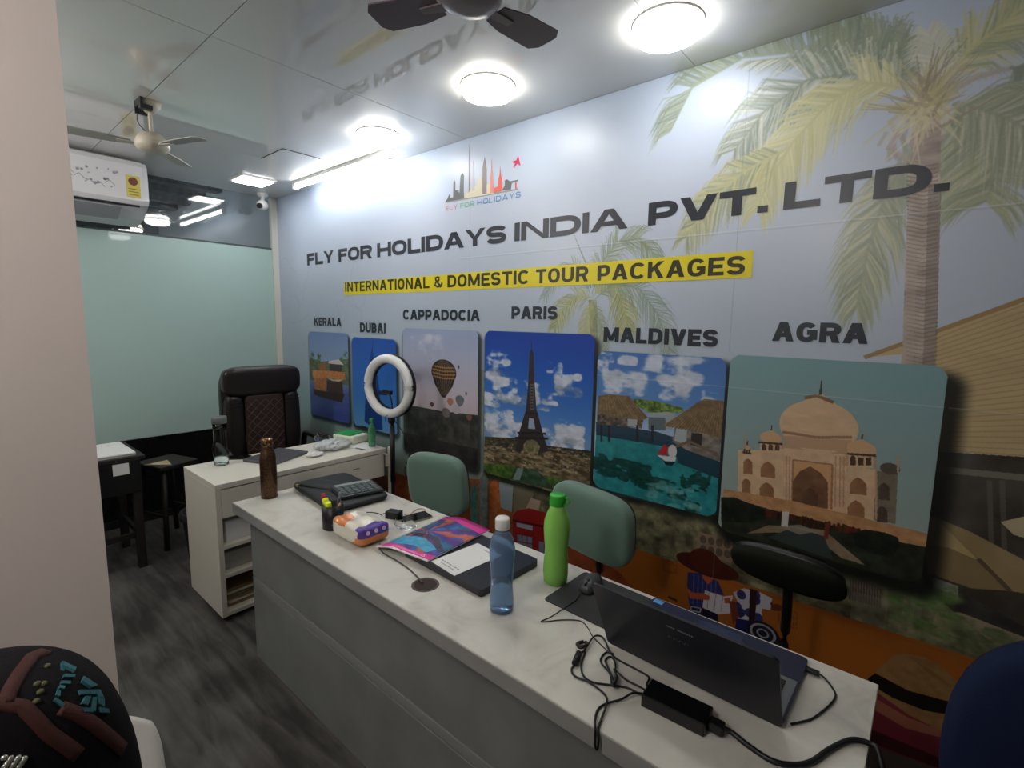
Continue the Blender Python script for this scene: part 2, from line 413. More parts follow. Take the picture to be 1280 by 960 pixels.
# glass partition at the far end: dark clear base band, frosted film, clear band on top
WIN = struct('window_1', G().box(GX - 0.012, GX, YB, WY - 0.03, 0.66, 2.185), mat('frosted green film', hexc(168, 192, 186), 0.32, spec=0.5, coat=0.25))
WIN['label'] = 'frosted green glass partition at the far end of the office'
clear = mat('clear glass', (0.80, 0.86, 0.86, 1), 0.02, trans=1.0, ior=1.5)
obj('clear_pane', G().box(GX - 0.012, GX, YB, WY - 0.03, 2.20, CE), clear, WIN)
obj('lower_pane', G().box(GX - 0.012, GX, YB, WY - 0.03, 0.06, 0.655), mat('dark lower glass', hexc(16, 18, 18), 0.15, spec=0.5), WIN)
obj('film_edge', G().box(GX - 0.014, GX + 0.002, YB, WY - 0.03, 2.185, 2.199), mat('film edge', hexc(70, 78, 78), 0.4), WIN)
alu = mat('white aluminium trim', hexc(205, 205, 196), 0.4)
obj('frame', G().box(GX - 0.03, GX + 0.02, WY - 0.055, WY - 0.001, 0.0, CE - 0.001), alu, WIN, )
struct('baseboard_far', G().box(GX - 0.03, GX + 0.01, YB, WY - 0.055, 0, 0.06), mat('dark base rail', hexc(30, 30, 30), 0.5))
# the neighbouring office seen through the clear band: dark, with a ribbed concrete ceiling
struct('wall_far_room', G().box(-8.05, -7.95, YB, WY + 0.1, 0, 3.1), mat('far room wall', hexc(60, 64, 66), 0.8))
conc = mat('raw concrete', hexc(96, 100, 102), 0.8, noise=(3, 0.35, (0.6, 6, 1)))
FC = struct('ceiling_far_room', G().box(-8.0, GX - 0.02, YB, WY + 0.1, 2.98, 3.1), conc)
for k in range(7):
    x = -4.9 - k * 0.46
    obj('beam', G().box(x - 0.07, x + 0.07, YB, WY, 2.86, 2.98), conc, FC)
# ------------------------------------------------------------------ fittings on the ceiling
def emis(name, col, s): return mat(name, (0.9, 0.9, 0.9, 1), 0.5, emit=col, estr=s)
lamp_m = emis('lamp diffuser', (1.0, 0.985, 0.95, 1), LAMP)
lamp_w = emis('warm lamp diffuser', (1.0, 0.97, 0.90, 1), LAMP)
rim_m = mat('lamp rim', hexc(225, 225, 222), 0.4)
def downlight(x, y, label, m=None, z=CE, r=0.115, grp='round ceiling lamps along the mural'):
    t = thing('ceiling_lamp', label, 'lamp', (x, y, z), group=grp)
    obj('rim', G().lathe([(r + 0.006, 0), (r + 0.006, -0.006), (r, -0.006), (r, 0)], cap=False), rim_m, t)
    obj('diffuser', G().lathe([(r - 0.001, -0.001), (r - 0.001, -0.030), (r * 0.93, -0.042), (r * 0.7, -0.052), (r * 0.35, -0.057), (0.001, -0.058)]), m or lamp_m, t)
    return t
downlight(-2.498, 1.745, 'round glaring ceiling lamp at the end of the tube light, farthest of the three')
downlight(-1.611, 1.70, 'round glaring ceiling lamp above the logo, middle one of the three', lamp_w)
downlight(-0.809, 1.755, 'largest round glaring ceiling lamp at the top edge, nearest of the three')
t = thing('square_ceiling_lamp', 'small square ceiling lamp glowing beside the white camera', 'lamp', (-4.07, 1.71, CE))
obj('frame', G().box(-0.125, 0.125, -0.125, 0.125, -0.010, 0), rim_m, t)
obj('diffuser', G().box(-0.105, 0.105, -0.105, 0.105, -0.016, -0.0095), emis('panel diffuser', (0.97, 0.99, 1, 1), PANEL), t)
t = thing('tube_light', 'lit fluorescent tube fixed under the ceiling along the top of the mural', 'lamp', (-3.25, 1.93, CE))
obj('housing', G().box(-0.60, 0.60, -0.018, 0.018, -0.024, 0, 0.004), rim_m, t)
obj('tube', G().cyl((-0.585, 0, -0.040), (0.585, 0, -0.040), 0.014), emis('tube glass', (0.95, 0.98, 1, 1), TUBE), t)
for sx in (-1, 1): obj('end_cap', G().box(sx * 0.60 - 0.014, sx * 0.60 + 0.014, -0.018, 0.018, -0.058, -0.001, 0.004), rim_m, t)
t = thing('ceiling_hatch', 'thin outlined square access plate in the ceiling above the tube light', 'hatch', (-3.32, 1.64, CE))
obj('hatch_plate', G().box(-0.15, 0.15, -0.12, 0.12, -0.004, 0), ceil_m, t)
g = G()
for a in ((-0.153, 0.153, -0.123, -0.120), (-0.153, 0.153, 0.120, 0.123), (-0.153, -0.150, -0.12, 0.12), (0.150, 0.153, -0.12, 0.12)): g.box(*a, -0.003, 0)
obj('frame', g, joint_m, t)
# unseen fill lamps behind the camera, shaped as globes to light the ceiling
for (x, y) in ((-0.75, -0.75), (-3.1, -0.35)):
    t = thing('fill_globe', 'unseen fill globe added in the ' + ('rear of the office' if x > -1 else 'side aisle of the office'), 'lamp', (x, y, CE), group='unseen fill globes behind the camera')
    obj('ceiling_rose', G().lathe([(0.05, 0), (0.045, -0.02), (0.01, -0.03)], cap=False), rim_m, t)
    obj('cord', G().cyl((0, 0, -0.02), (0, 0, -0.14), 0.004, seg=8), rim_m, t)
    obj('globe', G().sell((0, 0, -0.27), (0.135, 0.135, 0.135), (1, 1), 32, 18), emis('fill globe glass', (1, 0.95, 0.9, 1), REAR_FILL), t)
# dark ceiling fan
def fan(name, label, hub, ztop, az, R, mb, mh, wid, pitch, cone, droop=0, hubr=1.0):
    t = thing(name, label, 'fan', (hub[0], hub[1], ztop))
    z = hub[2] - ztop; hr = hubr
    obj('rod', G().cyl((0, 0, z + 0.03), (0, 0, -0.01), 0.009), mh, t)
    obj('canopy_cup', G().lathe([(0.05, 0), (0.045, -0.02), (0.02, -0.05), (0.012, -0.05)]), mh, t)
    obj('motor_housing', G().lathe([(0.02, z + 0.05), (0.06, z + 0.045), (0.082, z + 0.025), (0.085, z + 0.005), (0.075, z - 0.006), (0.045, z - 0.012), (0.001, z - 0.013)] if cone else
        [(0.02, z + 0.06), (0.05, z + 0.05), (0.070, z + 0.02), (0.075, z), (0.065, z - 0.02), (0.04, z - 0.03), (0.001, z - 0.03)]), mh, t)
    for a in az:
        w0, w1 = wid
        pts = [(0.085, -w0), (R * 0.55, -w1 * 0.95), (R * 0.93, -w1), (R, -w1 * 0.6), (R, w1 * 0.55), (R * 0.93, w1), (R * 0.5, w1 * 0.9), (0.085, w0)]
        M = Matrix.Rotation(a, 4, 'Z') @ Matrix.Translation((0, 0, z)) @ Matrix.Rotation(pitch, 4, 'X')
        b = obj('blade', G().prism(pts, -0.002, 0.002, M), mb, t)
        obj('blade_bracket', G().prism([(0.06, -0.018), (0.14, -0.012), (0.14, 0.012), (0.06, 0.018)], -0.006, -0.002, M), mh, b)
    return t
brown = mat('dark brown fan enamel', hexc(98, 84, 90), 0.35); brown2 = mat('fan hub enamel', hexc(120, 110, 112), 0.3)
a1 = math.atan2(0.9 - 1.004, -1.268 + 1.011)
fan('ceiling_fan', 'dark brown three-blade ceiling fan at the top edge of the view', (-1.000, 0.985, 2.42), CE, [a1, a1 + 2.0944, a1 - 2.0944], 0.285, brown, brown2, (0.038, 0.062), 0.0, True)
cream = mat('cream fan enamel', hexc(196, 190, 172), 0.4)
fw = fan('ceiling_fan', 'small cream white ceiling fan hanging in front of the air conditioner', (-3.03, 0.80, 2.425), CE, [0.35, 0.35 + 2.0944, 0.35 - 2.0944], 0.34, mat('pale fan blade', hexc(172, 172, 166), 0.5), cream, (0.025, 0.042), 0.12, False)
obj('bracket', G().box(-0.05, -0.038, -0.05, 0.0, -0.055, 0).box(-0.05, 0.05, -0.05, -0.038, -0.03, 0).box(0.02, 0.05, -0.05, 0.0, -0.05, -0.03), mat('dark steel bracket', hexc(48, 48, 50), 0.5), fw)
obj('cable', G().tube([(-0.03, -0.03, -0.01), (-0.06, -0.04, -0.08), (-0.03, -0.02, -0.13), (-0.01, -0.01, -0.16)], 0.0025, res=4), mat('grey wire', hexc(70, 70, 70), 0.5), fw)
downlight(-6.3, 0.4, 'unseen round lamp added to brighten the neighbouring room behind the glass', emis('far fill diffuser', (0.95, 0.98, 1, 1), 34.0), z=2.86, r=0.16, grp=None)  # unseen lamp added to brighten the room behind the glass
# cctv camera
wp = mat('white plastic', hexc(222, 222, 220), 0.35)
t = thing('security_camera', 'small white security camera on the ceiling in the far corner', 'camera', (-4.42, 1.93, CE))
obj('base', G().lathe([(0.045, 0), (0.045, -0.02), (0.03, -0.035), (0.02, -0.035)]), wp, t)
obj('arm', G().cyl((0, 0, -0.03), (0.01, -0.01, -0.075), 0.016), wp, t)
obj('body', G().sell((0.02, -0.015, -0.105), (0.045, 0.045, 0.042), (1, 1)), wp, t)
obj('lens', G().cyl((0.045, -0.045, -0.115), (0.062, -0.062, -0.122), 0.022, 0.020), mat('dark lens', hexc(35, 36, 40), 0.15), t)
# air conditioner
acm = mat('glossy white plastic', hexc(214, 214, 216), 0.22, coat=0.4)
t = thing('air_conditioner', 'white split air conditioner with grey floral print and yellow energy label', 'air conditioner', (-4.13, 0.6, 2.2))
prof = [(-0.34, 0.415), (-0.06, 0.415), (-0.025, 0.40), (-0.005, 0.37), (0.0, 0.30), (-0.003, 0.15), (-0.02, 0.125), (-0.16, 0.05), (-0.34, 0.02)]
Myz = Matrix(((1, 0, 0, 0), (0, 0, 1, 0), (0, 1, 0, 0), (0, 0, 0, 1)))   # profile x,z swept along y
def sweep(pr, y0, y1): return G().prism(pr, y0, y1, Myz)
g = sweep(prof, -0.55, 0.425); obj('body', g, acm, t)
cap = [(-0.34, 0.412), (-0.06, 0.410), (-0.03, 0.395), (-0.012, 0.37), (-0.006, 0.30), (-0.009, 0.155), (-0.03, 0.13), (-0.17, 0.055), (-0.34, 0.025)]
obj('end_cap', sweep(cap, 0.425, 0.452), acm, t)
obj('louver', G().prism([(-0.028, 0.118), (-0.150, 0.052), (-0.153, 0.058), (-0.031, 0.124)], -0.53, 0.30, Matrix.Translation((0.010, 0, -0.022)) @ Myz), mat('grey louver', hexc(150, 152, 156), 0.4), t)
obj('air_slot', G().prism([(-0.018, 0.122), (-0.028, 0.116), (-0.026, 0.110), (-0.010, 0.118)], -0.54, 0.40, Myz), mat('dark slot', hexc(60, 62, 66), 0.6), t)
st = obj('energy_label', G().box(0.0006, 0.0016, 0.330, 0.405, 0.165, 0.305), mat('yellow label', hexc(206, 192, 92), 0.4), t)
obj('emblem', G().cyl((0.0016, 0.3675, 0.268), (0.0026, 0.3675, 0.268), 0.026), mat('brown emblem', hexc(120, 70, 60), 0.5), st)
for k in range(3): obj('print_line', G().box(0.0016, 0.0022, 0.340, 0.395, 0.18 + k * 0.018, 0.186 + k * 0.018), mat('label ink', hexc(150, 120, 40), 0.5), st)
g = G(); random.seed(3)
for k in range(26):
    y = random.uniform(-0.1, 0.30); z = 0.20 + random.uniform(0, 0.12); r = random.uniform(0.004, 0.010)
    g.cyl((0.0, y, z), (0.0016, y, z), r, seg=7, smooth=False)
for k in range(7):
    y = -0.08 + k * 0.05; z = 0.24 + 0.03 * math.sin(k)
    g.tube([(0.0012, y, z), (0.0012, y + 0.025, z + 0.02), (0.0012, y + 0.05, z - 0.01)], 0.0012, seg=4)
tag(obj('floral_print', g, mat('grey print', hexc(150, 150, 158), 0.4), t), kind='stuff')
obj('mounting_plate', G().box(-0.42, -0.34, -0.45, 0.35, 0.05, 0.38), mat('galvanised plate', hexc(120, 122, 124), 0.5), t)
# ------------------------------------------------------------------ the printed mural
# rectification of the photographed wall to wall metres (x along the wall, z height)
HM = np.array([[1.68200619e-02, 2.09921131e-03, -2.05629941e+01], [1.12894623e-02, -2.33652695e-02, 1.01454065e+01], [6.82477521e-03, -9.03825886e-04, 1.0]])
def W(x, y):
    v = HM @ np.array([x, y, 1.0]); return (float(v[0] / v[2]), float(v[1] / v[2]))
def Q(ox, oy, s, pts): return [W(ox + px / s, oy + py / s) for px, py in pts]
def C8(r, g, b): return (r / 255, g / 255, b / 255)
cv = Canvas(GX, XR, 0.0, CE, 560)
Xg = cv.x0 + (np.arange(cv.w) + 0.5) / cv.p; Zg = cv.z0 + (np.arange(cv.h) + 0.5) / cv.p
# printed sky: pale blue paling to grey green, then stone and street tones low down
stops = [(0.0, C8(96, 80, 66)), (0.45, C8(118, 112, 92)), (0.62, C8(126, 124, 108)), (0.80, C8(148, 170, 172)), (1.1, C8(162, 178, 190)), (1.6, C8(174, 186, 202)), (2.1, C8(188, 197, 214)), (2.63, C8(178, 192, 212))]
zs = np.array([s[0] for s in stops]); cs = np.array([s[1] for s in stops])
row = np.stack([np.interp(Zg, zs, cs[:, k]) for k in range(3)], 1).astype(np.float32)
cv.a[:] = row[:, None, :]
n = fbm(cv.h, cv.w, 0.9 * cv.p, 3, 11)
cv.a += (n - 0.5)[..., None] * 0.05
# a paler misty area low on the left, teal at the foot of the pictures
cv.shadow(-4.55, -2.2, 0.5, 1.0, 0.25, 0.35, C8(120, 160, 168))
# faint sketched coastlines on the left
for sd in range(9):
    rs = np.random.RandomState(sd + 40); p = [(-4.5 + rs.rand() * 1.2, 1.0 + rs.rand() * 0.9)]
    an = rs.rand() * 6
    for k in range(26): an += rs.randn() * 0.6; p.append((p[-1][0] + 0.03 * math.cos(an), p[-1][1] + 0.03 * math.sin(an)))
    cv.line(p, 0.004, C8(140, 158, 166), 0.5)
A0 = cv.a.copy()
# ---- palms
def frond(pts, wl, col, seed=0, n=70, side=(1, 1), ang=0.9, droop=0.5, rach=0.010, alt=None, a=0.75, lw=0.0070, taper=0.5):
    """pts: rachis in wall metres; wl: leaflet length"""
    rs = np.random.RandomState(seed)
    P = np.array(pts, float); seg = np.linalg.norm(np.diff(P, axis=0), axis=1); cum = np.concatenate([[0], np.cumsum(seg)]); T = cum[-1]
    def at(t):
        s_ = t * T; k = min(len(seg) - 1, int(np.searchsorted(cum, s_, 'right') - 1)); f = (s_ - cum[k]) / seg[k]
        return P[k] * (1 - f) + P[k + 1] * f, (P[k + 1] - P[k]) / seg[k]
    n = int(n * 1.35)
    for i in range(n):
        t = 0.06 + 0.94 * (i + rs.rand()) / n; p, d = at(min(t, 0.999)); L = wl * (0.45 + 0.55 * math.sin(math.pi * min(1, t * 0.85 + 0.12))) * (0.8 + 0.4 * rs.rand())
        for sg in (-1, 1):
            if not side[0 if sg < 0 else 1]: continue
            th = sg * (ang - 0.35 * t + 0.2 * rs.randn() * 0.5)
            q = np.array([d[0] * math.cos(th) - d[1] * math.sin(th), d[0] * math.sin(th) + d[1] * math.cos(th)])
            m = p + q * L * 0.5; e = m + (q * (1 - droop) + np.array([0, -droop])) * L * 0.5
            c = np.array(col if (alt is None or rs.rand() < 0.62) else alt) + rs.randn() * 0.035
            cv.line([tuple(p), tuple(m), tuple(e)], [lw, lw * 0.8, lw * 0.1], np.clip(c, 0, 1), a * (0.6 + 0.4 * rs.rand()))
    cv.line([tuple(x) for x in P], [rach] * (len(P) - 1) + [rach * 0.3], np.array(col) * 0.9 + 0.06, a)
def WP(*pts): return [W(*p) for p in pts]
olive = C8(134, 142, 104); yel = C8(196, 190, 122); pale = C8(206, 204, 178); dk = C8(112, 124, 96); trk = C8(172, 158, 150)
# big palm trunk, right of the title
frond(WP((1150, 105), (1110, 55), (1060, 38), (1030, 45)), 0.17, olive, 1, 90, a=0.7, alt=dk)
frond(WP((1170, 105), (1215, 60), (1255, 30), (1300, -15)), 0.20, yel, 2, 90, a=0.7, alt=olive)
frond(WP((1145, 110), (1090, 74), (1010, 64), (930, 72), (865, 110), (838, 165)), 0.26, olive, 3, 190, (1, 0), 1.15, 0.55, a=0.72, alt=dk)
frond(WP((1145, 110), (1090, 78), (1010, 70), (930, 78)), 0.12, olive, 13, 80, (0, 1), 0.7, 0.2, a=0.6, alt=pale)
frond(WP((1140, 108), (1080, 92), (1010, 100), (955, 140), (918, 188)), 0.24, dk, 4, 150, (1, 1), 1.0, 0.6, a=0.55, alt=pale)
frond(WP((1140, 112), (1075, 102), (1030, 135), (990, 180), (958, 230), (947, 262)), 0.20, yel, 5, 170, (1, 1), 0.9, 0.5, a=0.8, alt=C8(212, 206, 150))
frond(WP((985, 185), (930, 215), (885, 255), (858, 298)), 0.17, yel, 6, 120, (1, 1), 0.9, 0.6, a=0.72, alt=olive)
frond(WP((1185, 118), (1215, 100), (1250, 88), (1300, 82)), 0.02, trk, 7, 10, rach=0.014, a=0.8)
frond(WP((1262, 84), (1290, 95), (1330, 130)), 0.24, dk, 8, 60, (1, 1), 1.0, 0.7, a=0.7)
frond(WP((1190, 130), (1220, 152), (1238, 190), (1242, 225), (1232, 252)), 0.24, olive, 9, 150, (1, 1), 1.25, 0.35, a=0.72, alt=C8(180, 180, 132))
frond(WP((1195, 128), (1250, 145), (1320, 180)), 0.22, olive, 10, 90, (1, 1), 1.0, 0.5, a=0.6, alt=pale)
frond(WP((1140, 190), (1108, 240), (1085, 310), (1070, 385)), 0.20, olive, 11, 140, (1, 1), 0.75, 0.5, a=0.72, alt=C8(190, 188, 140))
frond(WP((1160, 120), (1172, 85), (1160, 40)), 0.12, pale, 12, 60, a=0.7)
cv.cloud(*[f for p in (WP((1105, 180))[0][:1], WP((1210, 90))[0][:1]) for f in p], 1.95 + 0.2, 2.45, C8(206, 200, 176), 0.34, 5, 0.05, 0.55)
for k in range(40):
    rs = np.random.RandomState(k); x = 1108 + rs.rand() * 60; y = 130 + rs.rand() * 70
    cv.line(WP((x, y), (x + rs.randn() * 10, y + 16 + rs.rand() * 12)), 0.012, C8(150 + rs.randint(40), 134 + rs.randint(40), 120 + rs.randint(30)), 0.6)
# palm strip between the balloon and the tower pictures
cv.poly(WP((598, 462), (607, 462), (607, 600), (600, 600)), C8(140, 146, 116), 0.8, tex=(0.03, 0.15, (1, 1, 1)))
cv.poly(WP((600, 545), (607, 545), (612, 640), (604, 640)), C8(120, 140, 146), 0.8)
def blur1(a):
    a = a.copy(); a[1:-1] = (a[:-2] + 2 * a[1:-1] + a[2:]) / 4; a[:, 1:-1] = (a[:, :-2] + 2 * a[:, 1:-1] + a[:, 2:]) / 4; return a
v_ = A0 * 0.30 + blur1(cv.a) * 0.70; cv.a[:] = v_; del A0, v_
cv.poly(WP((1142, 130), (1176, 130), (1174, 300), (1168, 440), (1158, 560), (1150, 700), (1140, 790), (1095, 800), (1112, 650), (1122, 500), (1128, 430), (1132, 300)), trk, 0.92, tex=(0.03, 0.16, (1, 1, 1), 9, 3.0))
for k in range(90):
    y = 205 + k * 5.2; cx = 1153 - max(0, (y - 430)) * 0.07
    cv.line(WP((cx - 20, y), (cx, y + 4), (cx + 19, y)), 0.004, C8(116, 104, 98), 0.5)
cv.poly(WP((1128, 430), (1136, 300), (1146, 300), (1142, 430), (1130, 600), (1118, 600)), C8(176, 164, 152), 0.4)
cv.poly(WP((1160, 230), (1176, 230), (1170, 440), (1160, 560), (1148, 560), (1154, 430)), C8(96, 88, 86), 0.35)
# small palm behind the pictures
cv.poly(WP((736, 375), (746, 375), (748, 440), (747, 520), (742, 620), (738, 640), (734, 610), (737, 520), (738, 440)), C8(146, 146, 112), 0.85, tex=(0.03, 0.15, (1, 1, 1)))
def small(pts, wl, col, seed, n, side, **k): frond(WP(*pts), wl, col, seed, n, side, lw=0.0045, rach=0.006, **k)
g1 = C8(140, 152, 116); g2 = C8(176, 176, 118); g3 = C8(124, 142, 130)
small(((741, 372), (722, 370), (705, 384), (692, 412)), 0.12, g2, 21, 60, (1, 1), a=0.7, alt=g1)
small(((741, 370), (758, 352), (772, 360), (780, 385), (784, 408)), 0.16, g2, 22, 90, (1, 1), a=0.75, alt=g1)
small(((744, 374), (770, 352), (800, 362), (822, 392), (838, 440)), 0.15, g3, 23, 80, (1, 1), a=0.55, alt=g1)
small(((740, 368), (752, 330), (772, 302), (800, 298), (822, 322)), 0.15, g1, 24, 90, (1, 1), a=0.6, alt=g3)
small(((738, 368), (728, 340), (716, 330), (695, 345), (680, 372)), 0.10, g3, 25, 60, (1, 1), a=0.5)
small(((741, 376), (733, 400), (728, 430)), 0.08, g2, 26, 40, (1, 1), a=0.7)
small(((742, 378), (752, 410), (756, 440)), 0.08, g1, 27, 40, (1, 1), a=0.6)
small(((739, 360), (733, 330), (718, 294)), 0.012, C8(120, 132, 128), 28, 14, (1, 1), a=0.8)
# shingled roof, dark gap and parasols on the far right
cv.poly(WP((1080, 447), (1280, 372), (1420, 320), (1420, 590), (1280, 571), (1157, 562), (1157, 440)), C8(184, 164, 124), 1.0, tex=(0.05, 0.05, (1, 0.95, 0.8), 6, 5.0))
cv.poly(WP((1080, 447), (1160, 417), (1160, 450), (1128, 440)), C8(184, 164, 124), 1.0)
for k in range(26):
    t = k / 25; xl = 1166; yl = 424 + t * 138; cv.line(WP((xl, yl), (1420, yl - 96 + t * 112)), 0.004, C8(146, 126, 90), 0.5)
cv.line(WP((1080, 447), (1280, 374), (1420, 322)), 0.014, C8(150, 122, 80), 0.9)
cv.poly(WP((1157, 563), (1280, 571), (1420, 588), (1420, 960), (1150, 800)), C8(68, 64, 58), 1.0, tex=(0.10, 0.10, (1, 1, 1)))
cv.poly(WP((1155, 588), (1212, 594), (1290, 602), (1420, 620), (1420, 606), (1210, 586), (1155, 580)), C8(132, 130, 118), 0.7)
for x in (1236, 1252): cv.line(WP((x, 600), (x + 3, 700)), 0.012, C8(104, 98, 88), 0.6)
cv.poly(WP((1156, 641), (1212, 664), (1280, 700), (1420, 770), (1420, 830), (1280, 741), (1262, 738), (1214, 735), (1160, 716), (1153, 680)), C8(146, 128, 92), 1.0, tex=(0.08, 0.05, (1, 1, 0.8)))
cv.poly(WP((1160, 680), (1185, 684), (1222, 698), (1262, 738), (1214, 735), (1160, 716)), C8(128, 110, 78), 0.85)
cv.poly(WP((1156, 641), (1170, 648), (1222, 700), (1185, 684), (1153, 680)), C8(178, 158, 114), 0.8)
cv.line(WP((1222, 698), (1262, 738)), 0.012, C8(86, 74, 54), 0.9)
cv.poly(WP((1250, 652), (1280, 645), (1420, 640), (1420, 700), (1280, 672), (1266, 668)), C8(176, 166, 134), 1.0)
cv.poly(WP((1158, 716), (1420, 860), (1420, 1000), (1226, 835), (1150, 780)), C8(50, 48, 46), 0.9, tex=(0.05, 0.08, (1, 1, 1)))
cv.poly(WP((1165, 721), (1197, 732), (1197, 752), (1166, 748)), C8(146, 146, 140), 0.9)
cv.poly(WP((1170, 763), (1200, 765), (1420, 850), (1420, 960), (1226, 822), (1160, 795)), C8(146, 134, 108), 0.9, tex=(0.05, 0.05, (1, 1, 1)))
cv.poly(WP((1142, 130), (1176, 130), (1174, 300), (1168, 440), (1158, 560), (1150, 700), (1140, 790), (1095, 800), (1112, 650), (1122, 500), (1128, 430), (1132, 300)), trk, 0.92, tex=(0.03, 0.16, (1, 1, 1), 9, 3.0))
for k in range(90):
    y = 205 + k * 5.2; cx = 1153 - max(0, (y - 430)) * 0.07
    cv.line(WP((cx - 20, y), (cx, y + 4), (cx + 19, y)), 0.004, C8(116, 104, 98), 0.5)
cv.poly(WP((1128, 430), (1136, 300), (1146, 300), (1142, 430), (1130, 600), (1118, 600)), C8(176, 164, 152), 0.4)
cv.poly(WP((1160, 230), (1176, 230), (1170, 440), (1160, 560), (1148, 560), (1154, 430)), C8(96, 88, 86), 0.35)
for k_ in range(120):
    rs = np.random.RandomState(k_ + 300); an_ = rs.uniform(0.1, 3.0) if k_ % 3 else rs.uniform(-2.6, -0.5); q_ = W(1158 + rs.randn() * 7, 132 + rs.randn() * 12); l_ = 0.06 + rs.rand() * 0.11
    cv.line([q_, (q_[0] + l_ * math.cos(an_), q_[1] + l_ * math.sin(an_))], [0.012, 0.003], np.clip(np.array((C8(206, 200, 168), C8(186, 180, 140), C8(160, 150, 130))[k_ % 3]) + rs.randn() * .03, 0, 1), 0.55)
# stone wall, bushes and railings between pictures and counter band
cv.poly([(-2.0, 0.45), (-2.0, 0.70), (-1.25, 0.76), (-0.6, 0.80), (-0.05, 0.78), (0.02, 0.80), (0.02, 0.45)], C8(104, 100, 76), 1.0, tex=(0.035, 0.26, (1, 1, 0.75)))
cv.poly([(0.0, 0.50), (0.0, 0.74), (0.10, 0.70), (0.22, 0.62), (0.40, 0.56), (0.40, 0.45)], C8(104, 104, 76), 0.8, tex=(0.03, 0.2, (1, 1, 0.7)))
cv.cloud(W(1095, 760)[0], W(1215, 800)[0], 0.55, 0.80, C8(92, 116, 70), 0.30, 8, 0.03, 0.9)
cv.cloud(W(1180, 760)[0], W(1290, 800)[0], 0.50, 0.70, C8(84, 96, 66), 0.36, 18, 0.03, 0.8)
cv.poly(WP((1062, 722), (1102, 734), (1100, 760), (1060, 748)), C8(110, 96, 84), 0.9)
for k in range(12): cv.line(WP((1063 + k * 3.4, 723 + k), (1062 + k * 3.4, 748 + k)), 0.004, C8(72, 62, 56), 0.9)
cv.poly(WP((872, 664), (916, 676), (914, 704), (870, 690)), C8(136, 112, 92), 1.0)
for i in range(4):
    for j in range(2): c_ = W(879 + i * 10, 674 + j * 12 + i * 2); cv.ell(c_[0], c_[1], 0.014, 0.018, C8(82, 70, 64), 0.9)
cv.poly(WP((1065, 738), (1110, 750), (1106, 790), (1062, 778)), C8(138, 138, 120), 0.35)
# brown and orange band of the travel illustration
orange = C8(152, 86, 30)
cv.poly([(-2.95, 0.0), (-2.95, 0.50), (-2.2, 0.52), (XR, 0.56), (XR, 0.0)], orange, 1.0, tex=(0.3, 0.04, (1, 0.7, 0.4)))
cv.poly([(GX, 0.0), (GX, 0.45), (-2.9, 0.46), (-2.9, 0.0)], C8(110, 62, 44), 1.0, tex=(0.2, 0.05, (1, 0.7, 0.5)))
cv.poly([(-2.95, 0.0), (-2.95, 0.50), (-1.9, 0.5), (-1.30, 0.46), (-1.06, 0.38), (-0.95, 0.30), (-0.90, 0.0)], C8(128, 62, 34), 1.0, tex=(0.06, 0.12, (1, 0.5, 0.3)))
# sketched domes and steeples left of the phone box
def tw(x, y0, y1, w, col): cv.poly(WP((x - w, y1), (x - w, y0 + 8), (x - w * .4, y0 + 3), (x, y0), (x + w * .4, y0 + 3), (x + w, y0 + 8), (x + w, y1)), col, 1.0, tex=(0.02, 0.12, (1, 0.8, 0.6)))
cv.poly(WP((585, 598), (612, 600), (640, 610), (648, 690), (590, 680)), C8(132, 80, 52), 1.0, tex=(0.02, 0.14, (1, .8, .6)))
tw(605, 590, 660, 5, C8(104, 120, 120)); tw(593, 604, 680, 4, C8(52, 108, 104)); tw(620, 598, 680, 8, C8(176, 96, 48)); tw(632, 606, 690, 6, C8(160, 84, 42))
tw(511, 600, 640, 4, C8(150, 76, 38)); tw(500, 596, 640, 3, C8(140, 70, 36))
cv.poly(WP((624, 602), (642, 606), (640, 640), (626, 634)), C8(140, 156, 160), 1.0); cv.poly(WP((643, 604), (668, 612), (662, 650), (642, 640)), C8(120, 112, 92), 0.9)
cv.poly(WP((655, 640), (664, 622), (676, 626), (673, 642)), C8(170, 148, 132), 1.0)
for k in range(5): cv.line(WP((600, 640 + k * 8), (640, 650 + k * 8)), 0.003, C8(196, 132, 84), 0.5)
# red telephone box
red = C8(150, 34, 36)
cv.poly(WP((641, 645), (646, 638), (662, 635), (680, 640), (690, 648), (690, 760), (641, 735)), red, 1.0)
cv.line(WP((641, 650), (690, 660)), 0.012, C8(70, 18, 20), 0.9)
cv.poly(WP((646, 653), (666, 657), (666, 663), (646, 658)), C8(150, 166, 178), 1.0)
for i in range(3):
    for j in range(4):
        x = 647 + i * 6.4; y = 668 + j * 9 + i * 1.2; cv.poly(WP((x, y), (x + 5.4, y + 1), (x + 5.4, y + 8.6), (x, y + 7.6)), C8(110, 134, 156), 1.0)
cv.poly(WP((674, 676), (680, 678), (680, 700), (674, 698)), C8(110, 134, 156), 1.0)
